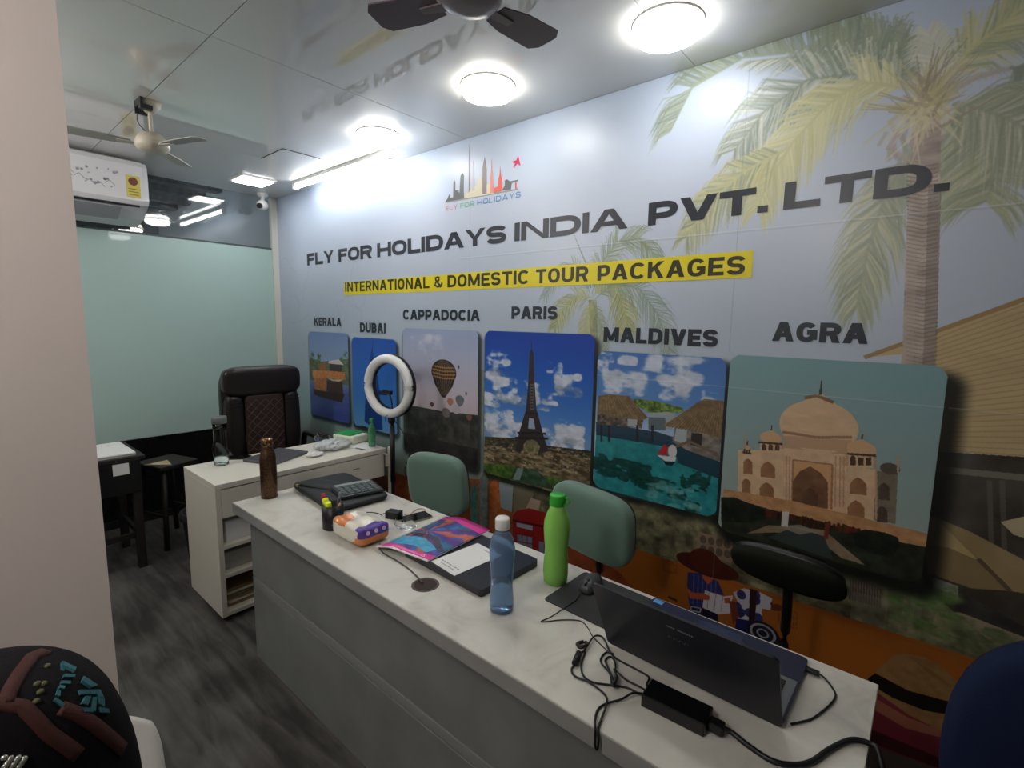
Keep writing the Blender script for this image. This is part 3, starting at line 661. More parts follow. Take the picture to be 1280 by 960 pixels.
# block joints, stamps and short dashes on the orange band
for x in (0.555,): cv.line([(-1.0, 0.515), (XR, x)], 0.006, C8(140, 76, 30), 0.5)
for (x, y) in ((837, 708), (984, 775)):
    q = W(x, y)
    for a_ in (0.03, 0.022): cv.line([(q[0] + a_ * math.cos(t_), q[1] + a_ * math.sin(t_)) for t_ in np.linspace(0.5, 6.4, 14)], 0.003, C8(110, 58, 26), 0.8)
    cv.line([(q[0] - .035, q[1] + .04), (q[0] + .03, q[1] + .045), (q[0] + .035, q[1] - .02), (q[0] - .03, q[1] - .03), (q[0] - .035, q[1] + .04)], 0.003, C8(110, 58, 26), 0.7)
for (x, y) in ((841, 748), (977, 799)): q = W(x, y); cv.poly([(q[0] - .022, q[1] + .006), (q[0] + .022, q[1] + .004), (q[0] + .022, q[1] - .008), (q[0] - .022, q[1] - .006)], C8(70, 34, 20), 1.0)
# travellers reading a map
A4 = lambda pts: Q(780, 640, 4.0, pts)
skin = C8(176, 84, 48); nav = C8(38, 40, 92)
cv.poly(A4([(320, 300), (385, 305), (470, 345), (500, 415), (400, 390), (395, 480), (325, 460), (315, 360)]), C8(46, 48, 104), 1.0)
for k in range(6): cv.line(A4([(350 + k * 22, 310 + k * 5), (345 + k * 22, 460)]), 0.006, C8(96, 108, 158), 0.6)
cv.poly(A4([(330, 460), (395, 480), (470, 505), (470, 640), (325, 600)]), C8(26, 24, 44), 1.0)
cv.poly(A4([(380, 275), (440, 280), (445, 330), (420, 365), (395, 330)]), skin, 1.0)
cv.poly(A4([(380, 290), (440, 300), (438, 315), (400, 308)]), C8(28, 16, 24), 1.0)
q = A4([(412, 268)])[0]; cv.ell(q[0], q[1], 0.150 * 0.9, 0.045, C8(66, 28, 22), 1.0); q = A4([(405, 245)])[0]; cv.ell(q[0], q[1], 0.07, 0.055, C8(76, 32, 24), 1.0)
cv.poly(A4([(405, 390), (500, 420), (545, 415), (530, 505), (470, 510), (392, 475)]), C8(206, 196, 204), 1.0)
for k in range(3): cv.line(A4([(425 + k * 35, 400 + k * 8), (415 + k * 35, 480 + k * 8)]), 0.003, C8(120, 110, 130), 0.8)
cv.poly(A4([(310, 370), (340, 400), (400, 405), (430, 420), (425, 440), (330, 430)]), skin, 1.0)
cv.poly(A4([(500, 430), (530, 425), (532, 455), (505, 455)]), skin, 1.0)
cv.line(A4([(335, 470), (385, 480), (380, 500), (335, 490), (335, 470)]), 0.006, C8(170, 170, 190), 0.9)
cv.poly(A4([(545, 400), (600, 380), (680, 400), (740, 430), (730, 490), (690, 480), (690, 550), (570, 530), (575, 460)]), C8(190, 186, 196), 1.0)
for k in range(8): rs = np.random.RandomState(k + 7); q = A4([(565 + rs.rand() * 120, 410 + rs.rand() * 120)])[0]; cv.ell(q[0], q[1], 0.018, 0.02, nav, 0.9)
cv.poly(A4([(630, 380), (665, 390), (650, 600), (620, 590)]), C8(50, 28, 30), 1.0)
cv.poly(A4([(525, 440), (560, 450), (575, 520), (545, 560)]), C8(110, 52, 36), 1.0)
cv.poly(A4([(730, 450), (800, 470), (800, 495), (740, 490)]), C8(92, 44, 32), 1.0)
cv.poly(A4([(560, 530), (700, 555), (740, 640), (740, 760), (550, 700)]), C8(30, 32, 84), 1.0)
q = A4([(693, 605)])[0]
for r_, c_ in ((0.062, C8(26, 26, 36)), (0.05, C8(150, 150, 166)), (0.040, C8(28, 28, 40)), (0.024, C8(150, 150, 166)), (0.016, C8(24, 24, 34))): cv.ell(q[0], q[1], r_, r_ * 0.8, c_, 1.0)
# straw hat with black band, striped shirt below, on the far right
H5 = lambda pts: Q(1060, 780, 5.332, pts)
cv.poly(H5([(130, 380), (200, 290), (290, 210), (380, 190), (500, 215), (620, 275), (700, 360), (745, 470), (800, 560), (760, 640), (640, 720), (400, 660), (150, 520)]), C8(136, 102, 62), 1.0, tex=(0.02, 0.05, (1, 1, 0.8)))
cv.poly(H5([(130, 360), (180, 325), (400, 440), (735, 530), (720, 610), (500, 570), (300, 490), (150, 400)]), C8(24, 16, 16), 1.0)
cv.poly(H5([(430, 230), (560, 310), (680, 400), (690, 430), (540, 330)]), C8(124, 88, 50), 0.8)
cv.poly(H5([(0, 340), (160, 430), (400, 600), (640, 720), (900, 800), (900, 1300), (-200, 1100), (-200, 300)]), C8(116, 42, 52), 1.0)
cv.poly(H5([(-100, 380), (160, 480), (400, 620), (660, 720), (650, 760), (380, 690), (160, 560), (-100, 480)]), C8(150, 92, 72), 1.0)
cv.poly(H5([(-100, 560), (160, 700), (640, 900), (640, 970), (160, 790), (-100, 640)]), C8(66, 20, 30), 1.0)
cv.poly(H5([(-200, 700), (150, 800), (600, 960), (900, 1100), (900, 1500), (-300, 1500)]), C8(84, 74, 66), 1.0)
B0 = None
# ---- the six pictures (rounded, with a cast-shadow print at their right and foot)
PIC = {'KERALA': (-4.049, -3.442, 0.771, 1.481), 'DUBAI': (-3.390, -2.836, 0.775, 1.456), 'CAPPADOCIA': (-2.759, -2.044, 0.692, 1.537),
       'PARIS': (-1.989, -1.256, 0.695, 1.541), 'MALDIVES': (-1.237, -0.637, 0.785, 1.464), 'AGRA': (-0.626, 0.040, 0.738, 1.479)}
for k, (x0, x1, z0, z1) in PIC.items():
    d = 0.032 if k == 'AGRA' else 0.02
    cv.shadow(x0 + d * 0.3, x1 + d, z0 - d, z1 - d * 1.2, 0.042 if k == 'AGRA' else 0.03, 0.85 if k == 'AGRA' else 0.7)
B0 = cv.a.copy()
def grad(b, zs_, cols):
    x0, x1, z0, z1 = b; r = cv.bb(x0, x1, z0, z1); Z = r[5][:, 0]
    c = np.stack([np.interp(Z, zs_, [q_[i] for q_ in cols]) for i in range(3)], 1)
    cv.a[r[2]:r[3], r[0]:r[1]] = c[:, None, :]
def noise_tex(x0, x1, z0, z1, amt, cell, seed, asp=2.0, tint=(1, 1, 1)):
    r = cv.bb(x0, x1, z0, z1)
    if r is None: return
    n_ = fbm(r[3] - r[2], r[1] - r[0], cell * cv.p, 5, seed, asp)
    cv.a[r[2]:r[3], r[0]:r[1]] += (n_ - 0.5)[..., None] * 2 * amt * np.asarray(tint, np.float32)
# KERALA: houseboat on the backwater
b = PIC['KERALA']; cv.clip = b
grad(b, (b[2], 1.0, 1.10, 1.2, b[3]), (C8(62, 78, 150), C8(74, 90, 150), C8(120, 140, 176), C8(140, 160, 190), C8(112, 140, 190)))
K = lambda pts: Q(380, 390, 5.646, pts)
for k in range(26):
    rs = np.random.RandomState(k); x = 50 + (rs.rand() * 70 if k % 2 else 190 + rs.rand() * 130); y = 300 + rs.rand() * 90; q = K([(x, y)])[0]
    for j in range(12): an = rs.rand() * 6.28; cv.line([q, (q[0] + .035 * math.cos(an), q[1] + .035 * math.sin(an))], [.012, .002], C8(70 + rs.randint(30), 92 + rs.randint(30), 52), 0.9)
cv.poly(K([(40, 320), (130, 350), (320, 330), (325, 520), (40, 480)]), C8(84, 96, 62), 0.8, tex=(0.02, 0.15, (1, 1, .7)))
cv.poly(K([(180, 345), (250, 335), (285, 375), (175, 362)]), C8(200, 194, 184), 1); cv.poly(K([(185, 365), (272, 372), (270, 425), (185, 420)]), C8(66, 60, 60), 1)
cv.poly(K([(110, 365), (155, 365), (155, 430), (112, 425)]), C8(150, 96, 52), 1)
cv.poly(K([(62, 410), (190, 415), (290, 425), (295, 475), (250, 480), (180, 462), (65, 462)]), C8(186, 122, 68), 1, tex=(0.01, 0.1, (1, 1, .7)))
cv.poly(K([(75, 462), (160, 462), (160, 560), (80, 545)]), C8(168, 104, 54), 1, tex=(0.01, 0.12, (1, .8, .5)))
cv.poly(K([(165, 462), (215, 478), (280, 475), (232, 502)]), C8(196, 186, 172), 1)
cv.poly(K([(165, 480), (275, 495), (280, 580), (165, 570)]), C8(64, 44, 36), 1)
cv.poly(K([(68, 540), (160, 562), (290, 580), (270, 640), (120, 600), (75, 580)]), C8(50, 32, 28), 1)
noise_tex(b[0], b[1], b[2], 1.02, 0.05, 0.03, 3, 4)
# DUBAI: sail-shaped hotel against blue sky
b = PIC['DUBAI']; cv.clip = b
grad(b, (b[2], 1.0, b[3]), (C8(96, 150, 196), C8(58, 120, 196), C8(34, 84, 176)))
cv.poly(K([(485, 240), (470, 320), (440, 520), (430, 770), (500, 830), (560, 830), (545, 640), (525, 460), (500, 380)]), C8(26, 58, 122), 0.95)
cv.line(K([(490, 200), (485, 300)]), 0.006, C8(30, 60, 120)); cv.poly(K([(525, 553), (588, 560), (588, 590), (525, 582)]), C8(30, 40, 78), 1)
cv.poly(K([(350, 800), (420, 800), (560, 860), (670, 870), (670, 940), (350, 940)]), C8(34, 62, 64), 1, tex=(0.02, 0.1, (1, 1, 1)))
# CAPPADOCIA: balloons over a dark valley
b = PIC['CAPPADOCIA']; cv.clip = b
B6 = lambda pts: Q(495, 400, 4.0, pts)
grad(b, (1.0, 1.12, 1.3, b[3]), (C8(186, 172, 180), C8(190, 180, 192), C8(176, 178, 200), C8(150, 166, 200)))
cv.cloud(b[0], b[0] + 0.5, 1.30, b[3], C8(212, 210, 218), 0.3, 2, 0.12, 0.6)
cv.poly(B6([(30, 425), (110, 432), (230, 455), (440, 478), (440, 900), (20, 820)]), C8(52, 52, 50), 1, tex=(0.05, 0.15, (1, 1, 1)))
cv.poly(B6([(30, 560), (440, 650), (440, 900), (20, 860)]), C8(30, 30, 30), 0.6)
def balloon(x, y, r, c1, c2, deep=1.5, st=8):
    q = B6([(x, y)])[0]; rr = r / 560.0; rz = r / 800.0
    cv.ell(q[0], q[1], rr, rz, c1)
    cv.poly([(q[0] - rr * .98, q[1] - rz * .12), (q[0] - rr * .7, q[1] - rz), (q[0] - rr * .12, q[1] - rz * deep), (q[0] + rr * .12, q[1] - rz * deep), (q[0] + rr * .7, q[1] - rz), (q[0] + rr * .98, q[1] - rz * .12)], c1)
    for k in range(st): a_ = -0.8 + 1.6 * k / max(1, st - 1); cv.line([(q[0] + rr * a_ * .3, q[1] + rz * .9), (q[0] + rr * a_, q[1]), (q[0] + rr * a_ * .3, q[1] - rz * deep * .9)], rr * 0.06, c2, 0.45)
    return q, rr
q, rr = balloon(240, 262, 66, C8(44, 46, 56), C8(180, 130, 60), 1.95)
for k in range(4): cv.line([(q[0] - rr * .92, q[1] + rr * .7 * (.45 - .27 * k)), (q[0], q[1] + rr * .7 * (.35 - .27 * k)), (q[0] + rr * .92, q[1] + rr * .7 * (.45 - .27 * k))], rr * 0.08, C8(186, 134, 66), 0.75)
balloon(321, 398, 22, C8(110, 118, 124), C8(80, 86, 92), 1.6, 4); balloon(273, 405, 16, C8(176, 122, 100), C8(120, 70, 60), 1.5, 4); balloon(182, 420, 10, C8(80, 56, 56), C8(40, 30, 30), 1.5, 2)
balloon(305, 445, 20, C8(176, 172, 176), C8(140, 140, 150), 1.3, 3); balloon(252, 460, 22, C8(120, 112, 110), C8(90, 80, 80), 1.3, 3); balloon(368, 484, 14, C8(120, 76, 70), C8(70, 50, 50), 1.3, 3)
for x, y in ((316, 235), (353, 368), (92, 312)): q = B6([(x, y)])[0]; cv.ell(q[0], q[1], .008, .012, C8(90, 90, 110))
# PARIS: iron tower
b = PIC['PARIS']; cv.clip = b
grad(b, (0.9, 1.0, 1.1, 1.3, b[3]), (C8(120, 150, 186), C8(104, 146, 196), C8(72, 124, 196), C8(40, 92, 180), C8(26, 62, 158)))
for cl in ((450, 580, 150, 300, 3), (470, 735, 300, 400, 4), (440, 520, 370, 420, 5), (760, 830, 215, 260, 6), (790, 945, 265, 370, 7), (735, 810, 368, 412, 8), (715, 760, 410, 445, 9), (440, 600, 440, 580, 10), (780, 960, 490, 640, 12), (440, 960, 560, 650, 14)):
    p0 = B6([(cl[0] - 22, cl[3] + 14)])[0]; p1 = B6([(cl[1] + 22, cl[2] - 14)])[0]
    cv.cloud(p0[0], p1[0], min(p0[1], p1[1]), max(p0[1], p1[1]), C8(206, 212, 224), 0.33, cl[4], 0.05, 0.95, 0.20)
    cv.cloud(p0[0], p1[0], min(p0[1], p1[1]), (p0[1] + p1[1]) / 2, C8(130, 140, 160), 0.42, cl[4] + 20, 0.04, 0.5, 0.2)
cv.poly(B6([(445, 590), (560, 592), (700, 620), (1010, 660), (1010, 960), (700, 900), (430, 860)]), C8(112, 98, 74), 1, tex=(0.018, 0.36, (1, .95, .85), 7, 3.0))
cv.poly(B6([(445, 582), (600, 590), (740, 625), (1010, 658), (1010, 700), (740, 650), (445, 625)]), C8(58, 54, 44), 0.9, tex=(0.012, 0.15, (1, 1, 1)))
cv.poly(B6([(445, 715), (540, 722), (600, 735), (570, 800), (500, 790), (445, 770)]), C8(70, 100, 42), 1, tex=(0.02, 0.15, (1, 1, .6)))
cv.poly(B6([(600, 735), (700, 745), (750, 790), (800, 850), (640, 815), (570, 795)]), C8(54, 76, 58), 1, tex=(0.03, 0.12, (1, 1, 1)))
cv.poly(B6([(610, 738), (640, 742), (620, 800), (585, 796)]), C8(120, 140, 136), 0.9)
cv.poly(B6([(740, 775), (820, 790), (890, 830), (800, 860)]), C8(74, 100, 44), 1, tex=(0.02, 0.12, (1, 1, .6)))
rs = np.random.RandomState(77)
for k in range(420):
    x = 450 + rs.rand() * 540; y = 600 + (x - 450) * 0.13 + rs.rand() ** 1.4 * 120; q_ = B6([(x, y)])[0]; w_ = 0.006 + rs.rand() * 0.02; h_ = 0.003 + rs.rand() * 0.007
    if x < 600 and y > 712: continue
    cv.poly([(q_[0], q_[1]), (q_[0] + w_, q_[1]), (q_[0] + w_, q_[1] + h_), (q_[0], q_[1] + h_)], (C8(176, 160, 128), C8(56, 54, 46), C8(140, 122, 96), C8(74, 84, 56))[rs.randint(4)], 0.75)
iron = C8(58, 50, 50)
cv.poly(B6([(676, 150), (684, 150), (690, 165), (694, 300), (704, 450), (712, 470), (737, 570), (765, 655), (715, 672), (690, 640), (665, 625), (640, 640), (620, 668), (598, 650), (618, 560), (645, 470), (652, 450), (664, 300), (670, 165)]), iron, 1)
cv.line(B6([(680, 100), (680, 155)]), [.003, .008], iron)
cv.poly(B6([(668, 490), (690, 492), (698, 545), (662, 542)]), C8(150, 166, 190), 1)
cv.poly(B6([(640, 622), (655, 602), (680, 596), (705, 606), (722, 632), (712, 668), (640, 655)]), C8(120, 116, 84), 1, tex=(0.02, 0.2, (1, 1, .8)))
for y in (465, 565, 590): w_ = 30 + (y - 465) * .42; cv.line(B6([(680 - w_, y - 2), (680 + w_, y + 3)]), 0.012, C8(42, 36, 36))
for k in range(9): y = 320 + k * 15; cv.line(B6([(672, y), (690, y + 8)]), .003, C8(120, 124, 140), .8); cv.line(B6([(690, y), (672, y + 8)]), .003, C8(120, 124, 140), .8)
# MALDIVES: thatched water villas
b = PIC['MALDIVES']; cv.clip = b
V = lambda pts: Q(740, 400, 3.692, pts)
grad(b, (1.12, 1.25, b[3]), (C8(150, 178, 206), C8(86, 132, 190), C8(70, 110, 178)))
for cl in ((120, 210, 160, 205, 3), (220, 560, 165, 290, 4), (290, 480, 250, 380, 15), (40, 270, 235, 345, 6), (30, 70, 190, 240, 7), (510, 590, 330, 370, 8), (40, 100, 150, 190, 9)):
    p0 = V([(cl[0] - 20, cl[3] + 10)])[0]; p1 = V([(cl[1] + 20, cl[2] - 10)])[0]
    cv.cloud(p0[0], p1[0], p0[1], p1[1], C8(196, 204, 218), 0.30, cl[4], 0.05, 0.95, 0.24)
cv.poly(V([(20, 520), (200, 530), (660, 640), (660, 1000), (0, 960)]), C8(40, 128, 134), 1, tex=(0.03, 0.10, (.6, 1, 1)))
cv.poly(V([(20, 470), (300, 515), (660, 630), (660, 760), (400, 660), (380, 590), (200, 560), (20, 530)]), C8(28, 52, 70), 0.9)
for (x, y, w_, h_, sd) in ((150, 690, 160, 30, 1), (240, 745, 80, 26, 2), (320, 760, 90, 22, 3), (480, 740, 90, 40, 4), (390, 800, 60, 20, 5), (465, 875, 50, 40, 6), (60, 670, 80, 20, 7)):
    p0 = V([(x - w_, y + h_)])[0]; p1 = V([(x + w_, y - h_)])[0]; cv.cloud(p0[0], p1[0], p0[1], p1[1], C8(22, 62, 58), 0.30, sd, 0.03, 0.85, 0.10)
p0 = V([(200, 930)])[0]; p1 = V([(560, 750)])[0]; cv.cloud(p0[0], p1[0], p0[1], p1[1], C8(120, 176, 176), 0.36, 33, 0.03, 0.6)
cv.poly(V([(190, 362), (290, 372), (420, 405), (430, 430), (260, 425), (200, 390)]), C8(92, 116, 54), 1, tex=(0.012, 0.25, (1, 1, .6)))
cv.poly(V([(255, 430), (350, 422), (385, 432), (370, 505), (260, 500)]), C8(150, 160, 166), 1); cv.poly(V([(262, 448), (340, 450), (340, 510), (262, 505)]), C8(92, 104, 112), 1)
cv.poly(V([(25, 432), (240, 455), (230, 500), (25, 480)]), C8(92, 82, 74), 1, tex=(0.012, 0.2, (1, 1, 1)))
cv.poly(V([(165, 455), (210, 458), (208, 495), (165, 490)]), C8(160, 168, 172), 1)
for x in (45, 80, 210, 280): cv.line(V([(x, 485), (x, 560)]), .012, C8(38, 40, 44))
thatch = C8(124, 104, 76)
cv.poly(V([(30, 350), (80, 342), (170, 350), (260, 450), (235, 462), (25, 430)]), thatch, 1, tex=(0.015, 0.10, (1, 1, .8)))
for k in range(14): cv.line(V([(40 + k * 10, 350), (30 + k * 17, 440 + k)]), .003, C8(94, 78, 56), .7)
cv.poly(V([(385, 490), (620, 530), (620, 665), (440, 600), (370, 560)]), C8(118, 112, 106), 1, tex=(0.02, 0.16, (1, 1, 1)))
cv.poly(V([(390, 500), (440, 505), (435, 575), (380, 555)]), C8(160, 172, 176), 1); cv.poly(V([(460, 520), (510, 525), (505, 590), (455, 575)]), C8(44, 44, 48), 1)
cv.line(V([(370, 590), (450, 560), (560, 610)]), .012, C8(110, 92, 74))
cv.poly(V([(520, 362), (640, 378), (640, 560), (460, 505), (325, 488)]), thatch, 1, tex=(0.015, 0.10, (1, 1, .8)))
for k in range(18): cv.line(V([(500 + k * 6, 372), (340 + k * 15, 490 + k * 3)]), .003, C8(92, 76, 54), .7)
cv.poly(V([(335, 572), (352, 590), (345, 625), (302, 615)]), C8(176, 34, 44), 1); cv.poly(V([(300, 622), (390, 632), (385, 652), (340, 650)]), C8(196, 200, 204), 1); cv.poly(V([(330, 650), (385, 655), (370, 672), (340, 668)]), C8(24, 40, 50), 1)
cv.ell(*V([(372, 605)])[0], .02, .03, C8(190, 190, 190))
# AGRA: domed marble mausoleum
b = PIC['AGRA']; cv.clip = b
T = lambda pts: Q(900, 440, 3.311, pts)
grad(b, (0.9, 1.2, b[3]), (C8(146, 160, 154), C8(130, 156, 158), C8(120, 156, 162)))
mar = C8(200, 170, 138); mar2 = C8(178, 146, 116); mar3 = C8(126, 92, 68)
cv.poly(T([(250, 385), (560, 400), (560, 430), (530, 680), (290, 620), (262, 400)]), mar2, 1)
cv.poly(T([(75, 405), (155, 405), (262, 400), (262, 610), (75, 575)]), mar, 1, tex=(0.03, 0.06, (1, 1, .8)))
cv.poly(T([(525, 470), (645, 485), (640, 695), (520, 670)]), mar, 1, tex=(0.03, 0.06, (1, 1, .8)))
cv.poly(T([(645, 490), (735, 500), (725, 710), (635, 692)]), C8(118, 108, 92), 1, tex=(0.03, 0.06, (1, 1, .8)))
cv.poly(T([(262, 395), (525, 425), (520, 668), (262, 612)]), mar, 1, tex=(0.03, 0.07, (1, 1, .8)))
cv.poly(T([(302, 445), (465, 465), (462, 650), (298, 615)]), C8(196, 152, 108), 1)
cv.line(T([(302, 445), (465, 465)]), .006, mar3, .7); cv.line(T([(302, 445), (298, 615)]), .006, mar3, .7); cv.line(T([(465, 465), (460, 650)]), .006, mar3, .7)
for x in (275, 288, 478, 497, 512): cv.line(T([(x, 430), (x - 2, 640)]), .004, mar3, .45)
def arch(x0, x1, y0, y1, c_=mar3, sk=0.0):
    mx_ = (x0 + x1) / 2; h_ = (x1 - x0) * 0.42; dy = (x1 - x0) * sk
    cv.poly(T([(x0, y1), (x0, y0 + h_), (x0 + (mx_ - x0) * .4, y0 + h_ * .35), (mx_, y0), (x1 - (mx_ - x0) * .4, y0 + h_ * .45), (x1, y0 + h_ * 1.1), (x1, y1 + dy)]), c_, 1, tex=(0.03, 0.07, (1, 1, .9)))
arch(300, 446, 472, 622, C8(112, 80, 58), .18)
arch(340, 405, 560, 628, C8(92, 66, 50), .15)
for (x0, x1, y0, y1) in ((97, 134, 440, 502), (91, 126, 522, 582), (168, 228, 452, 515), (164, 222, 538, 598), (536, 606, 517, 584), (527, 597, 612, 680)): arch(x0, x1, y0, y1, C8(142, 102, 72), .12)
for (x0, x1, y0, y1) in ((655, 700, 540, 608), (648, 692, 636, 700)): arch(x0, x1, y0, y1, C8(78, 66, 56), .12)
def dome(cx, cy, rx, ry, ybot, c_, fin, a_=1):
    q = T([(cx, cy)])[0]; rX = rx / 3.311 / 362; rZ = ry / 3.311 / 362
    cv.ell(q[0], q[1], rX, rZ, c_); q2 = T([(cx, cy - ry * .72)])[0]
    cv.poly([(q[0] - rX * .62, q[1] + rZ * .74), (q[0] - rX * .16, q[1] + rZ * 1.12), (q[0], q[1] + rZ * 1.30), (q[0] + rX * .16, q[1] + rZ * 1.12), (q[0] + rX * .62, q[1] + rZ * .74)], c_)
    cv.line([(q[0], q[1] + rZ * 1.2), (q[0], q[1] + rZ * 1.2 + fin)], [.010 if rx > 100 else .006, .003], C8(60, 66, 60))
    return q, rX, rZ
q, rX, rZ = dome(402, 308, 152, 118, 400, mar, 0.055)
cv.poly(T([(262, 345), (545, 365), (520, 412), (275, 390)]), mar2, .9); cv.line(T([(258, 330), (400, 352), (545, 352)]), .010, mar3, .7)
cv.ell(q[0], q[1] + rZ * .02, rX, rZ, mar, .0)
noise_tex(q[0] - rX * .9, q[0] + rX * .9, q[1] - rZ * .2, q[1] + rZ * .7, 0.05, 0.02, 4, 2, (1, .8, .6))
NITS = 0
cv.line(T([(350, 190), (400, 180), (470, 208)]), .012, C8(120, 84, 60), .9)
for k in ():
    q2 = T([(407, 118 if k > 0 else 140)])[0]; cv.ell(q2[0], q2[1], .007, .007, C8(52, 60, 54))
def chh(cx, cy, w_, wb, hb):
    cv.poly(T([(cx - wb, cy + 30), (cx + wb, cy + 34), (cx + wb, cy + hb), (cx - wb, cy + hb - 6)]), mar, 1)
    for k in range(3): x = cx - wb * .62 + k * wb * .62; arch(x - wb * .22, x + wb * .22, cy + 34, cy + hb - 12, C8(84, 62, 50))
    dome(cx, cy + 10, w_, w_ * .66, 0, C8(196, 160, 122), .02)
    cv.line(T([(cx - wb * 1.15, cy + 28), (cx + wb * 1.2, cy + 36)]), .008, C8(72, 54, 46))
chh(210, 345, 46, 44, 74); chh(582, 392, 54, 52, 88)
chh(112, 385, 16, 16, 22); 
cv.ell(*T([(702, 482)])[0], .028, .02, C8(84, 76, 68))
for x, y0, y1 in ((103, 338, 400), (262, 345, 400), (522, 378, 470), (735, 425, 500), (645, 435, 690)): cv.line(T([(x, y0), (x, y1)]), .006, mar2)
cv.poly(T([(15, 565), (300, 615), (900, 760), (900, 830), (470, 735), (300, 690), (15, 610)]), C8(176, 132, 92), 1, tex=(0.02, 0.08, (1, 1, .8)))
cv.poly(T([(15, 600), (60, 605), (190, 645), (420, 700), (540, 745), (900, 815), (1000, 1100), (-20, 1100)]), C8(40, 44, 34), 1, tex=(0.03, 0.08, (1, 1, 1)))
cv.poly(T([(110, 750), (200, 715), (300, 720), (430, 735), (600, 880), (500, 850), (400, 770), (230, 745)]), C8(130, 112, 90), 1, tex=(0.02, 0.06, (1, 1, 1)))
cv.poly(T([(200, 765), (300, 725), (430, 760), (470, 860), (320, 810)]), C8(52, 62, 60), 1)
cv.poly(T([(240, 720), (330, 712), (400, 740), (330, 755)]), C8(140, 130, 116), .8)
for k in range(60):
    rs = np.random.RandomState(k); x = 180 + rs.rand() * 400; y = 655 + (x - 180) * .21 + rs.rand() * 14; q2 = T([(x, y)])[0]; cv.ell(q2[0], q2[1], .006, .014, C8(26 + rs.randint(70), 24 + rs.randint(24), 24), .9)
for ps in ([(5, 600), (60, 600), (120, 625), (185, 650), (190, 690), (100, 705), (5, 700)], [(548, 750), (600, 732), (680, 745), (735, 765), (745, 800), (710, 850), (640, 835), (560, 800)]): cv.poly(T(ps), C8(24, 30, 24), .95, tex=(0.02, 0.06, (1, 1, 1)))
for x in (262, 276): q2 = T([(x, 690)])[0]; cv.line([(q2[0], q2[1] + .03), (q2[0], q2[1] - .03)], .012, C8(196, 190, 184))
q2 = T([(440, 740)])[0]; cv.line([(q2[0], q2[1] + .03), (q2[0], q2[1] - .03)], .014, C8(110, 50, 40))
cv.clip = None
for (xa, xb, z_, al) in ((-1.25, XR, 1.345, 0.22), (-2.2, XR, 1.962, 0.35)):  # sheet seam and crease, their highlight and shade painted as thin lines
    cv.line([(xa, z_), (xb, z_ + 0.004)], 0.004, C8(216, 222, 228), al); cv.line([(xa, z_ - 0.006), (xb, z_ - 0.002)], 0.006, C8(120, 130, 140), al * 0.5)
for x_ in (-2.12, -0.632): cv.line([(x_, 0.5), (x_, CE)], 0.003, C8(130, 140, 150), 0.35)
for k_, (x0, x1, z0, z1) in PIC.items():   # rounded corners
    r = cv.bb(x0 - 0.01, x1 + 0.01, z0 - 0.01, z1 + 0.01); rr_ = 0.055
    dx = np.abs(r[4] - (x0 + x1) / 2) - ((x1 - x0) / 2 - rr_); dz = np.abs(r[5] - (z0 + z1) / 2) - ((z1 - z0) / 2 - rr_)
    m_ = (np.sqrt(np.maximum(dx, 0) ** 2 + np.maximum(dz, 0) ** 2) + np.minimum(np.maximum(dx, dz), 0) > rr_ + 0.004)
    s_ = cv.a[r[2]:r[3], r[0]:r[1]]; s_[m_] = B0[r[2]:r[3], r[0]:r[1]][m_]
del B0
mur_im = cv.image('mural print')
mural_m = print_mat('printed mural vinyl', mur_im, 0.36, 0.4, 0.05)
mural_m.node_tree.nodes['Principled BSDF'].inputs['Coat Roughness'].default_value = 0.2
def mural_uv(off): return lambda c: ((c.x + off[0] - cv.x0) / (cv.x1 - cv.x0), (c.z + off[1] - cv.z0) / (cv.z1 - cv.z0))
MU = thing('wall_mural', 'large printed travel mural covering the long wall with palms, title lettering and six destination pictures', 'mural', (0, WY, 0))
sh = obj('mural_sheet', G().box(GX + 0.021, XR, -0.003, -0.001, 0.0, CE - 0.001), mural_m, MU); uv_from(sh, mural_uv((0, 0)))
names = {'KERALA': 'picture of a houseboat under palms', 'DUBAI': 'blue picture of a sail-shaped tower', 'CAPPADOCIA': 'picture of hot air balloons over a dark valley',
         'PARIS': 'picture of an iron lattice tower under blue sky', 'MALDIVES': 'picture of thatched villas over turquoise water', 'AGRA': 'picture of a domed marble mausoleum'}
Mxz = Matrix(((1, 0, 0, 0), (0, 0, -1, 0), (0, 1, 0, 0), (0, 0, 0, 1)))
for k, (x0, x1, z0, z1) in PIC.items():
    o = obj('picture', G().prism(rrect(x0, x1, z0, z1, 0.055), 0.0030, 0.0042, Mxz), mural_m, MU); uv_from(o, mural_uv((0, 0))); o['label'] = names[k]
ink = mat('black print ink', hexc(44, 48, 58), 0.35); ink2 = mat('dark teal print ink', hexc(40, 48, 58), 0.35)
def word(txt, p0, p1, z0, z1, m=ink, off='t', parent=None, depth=0.0046, label=None, nm='lettering'):
    st, lv, gp = {'t': (0.385, 0.255, 0.09), 'b': (0.28, 0.20, 0.15), 'c': (0.30, 0.25, 0.10), 'l': (0.18, 0.16, 0.28)}[off]
    return block_word(txt, W(*p0)[0], W(*p1)[0], z0, z1, depth, m, parent or MU, st, lv, gp, label=label, name=nm)
ZT0, ZT1 = 2.023, 2.119
for txt, a_, b_ in (('FLY', (384.5, 325), (418, 322)), ('FOR', (423.8, 322), (465.8, 317)), ('HOLIDAYS', (472, 312), (633.5, 292)), ('INDIA', (643.8, 290), (785.8, 275)),
                    ('PVT.', (810.8, 270), (961, 250)), ('LTD.', (980.5, 245), (1188, 222))):
    word(txt, a_, b_, ZT0, ZT1, off='t', label='title word ' + txt)
bx0 = W(430.5, 360)[0]; bx1 = W(941, 330)[0]; zb1 = W(431, 353)[1]; zb0 = W(431, 369)[1]; zb1b = W(941, 313)[1]; zb0b = W(941, 347)[1]
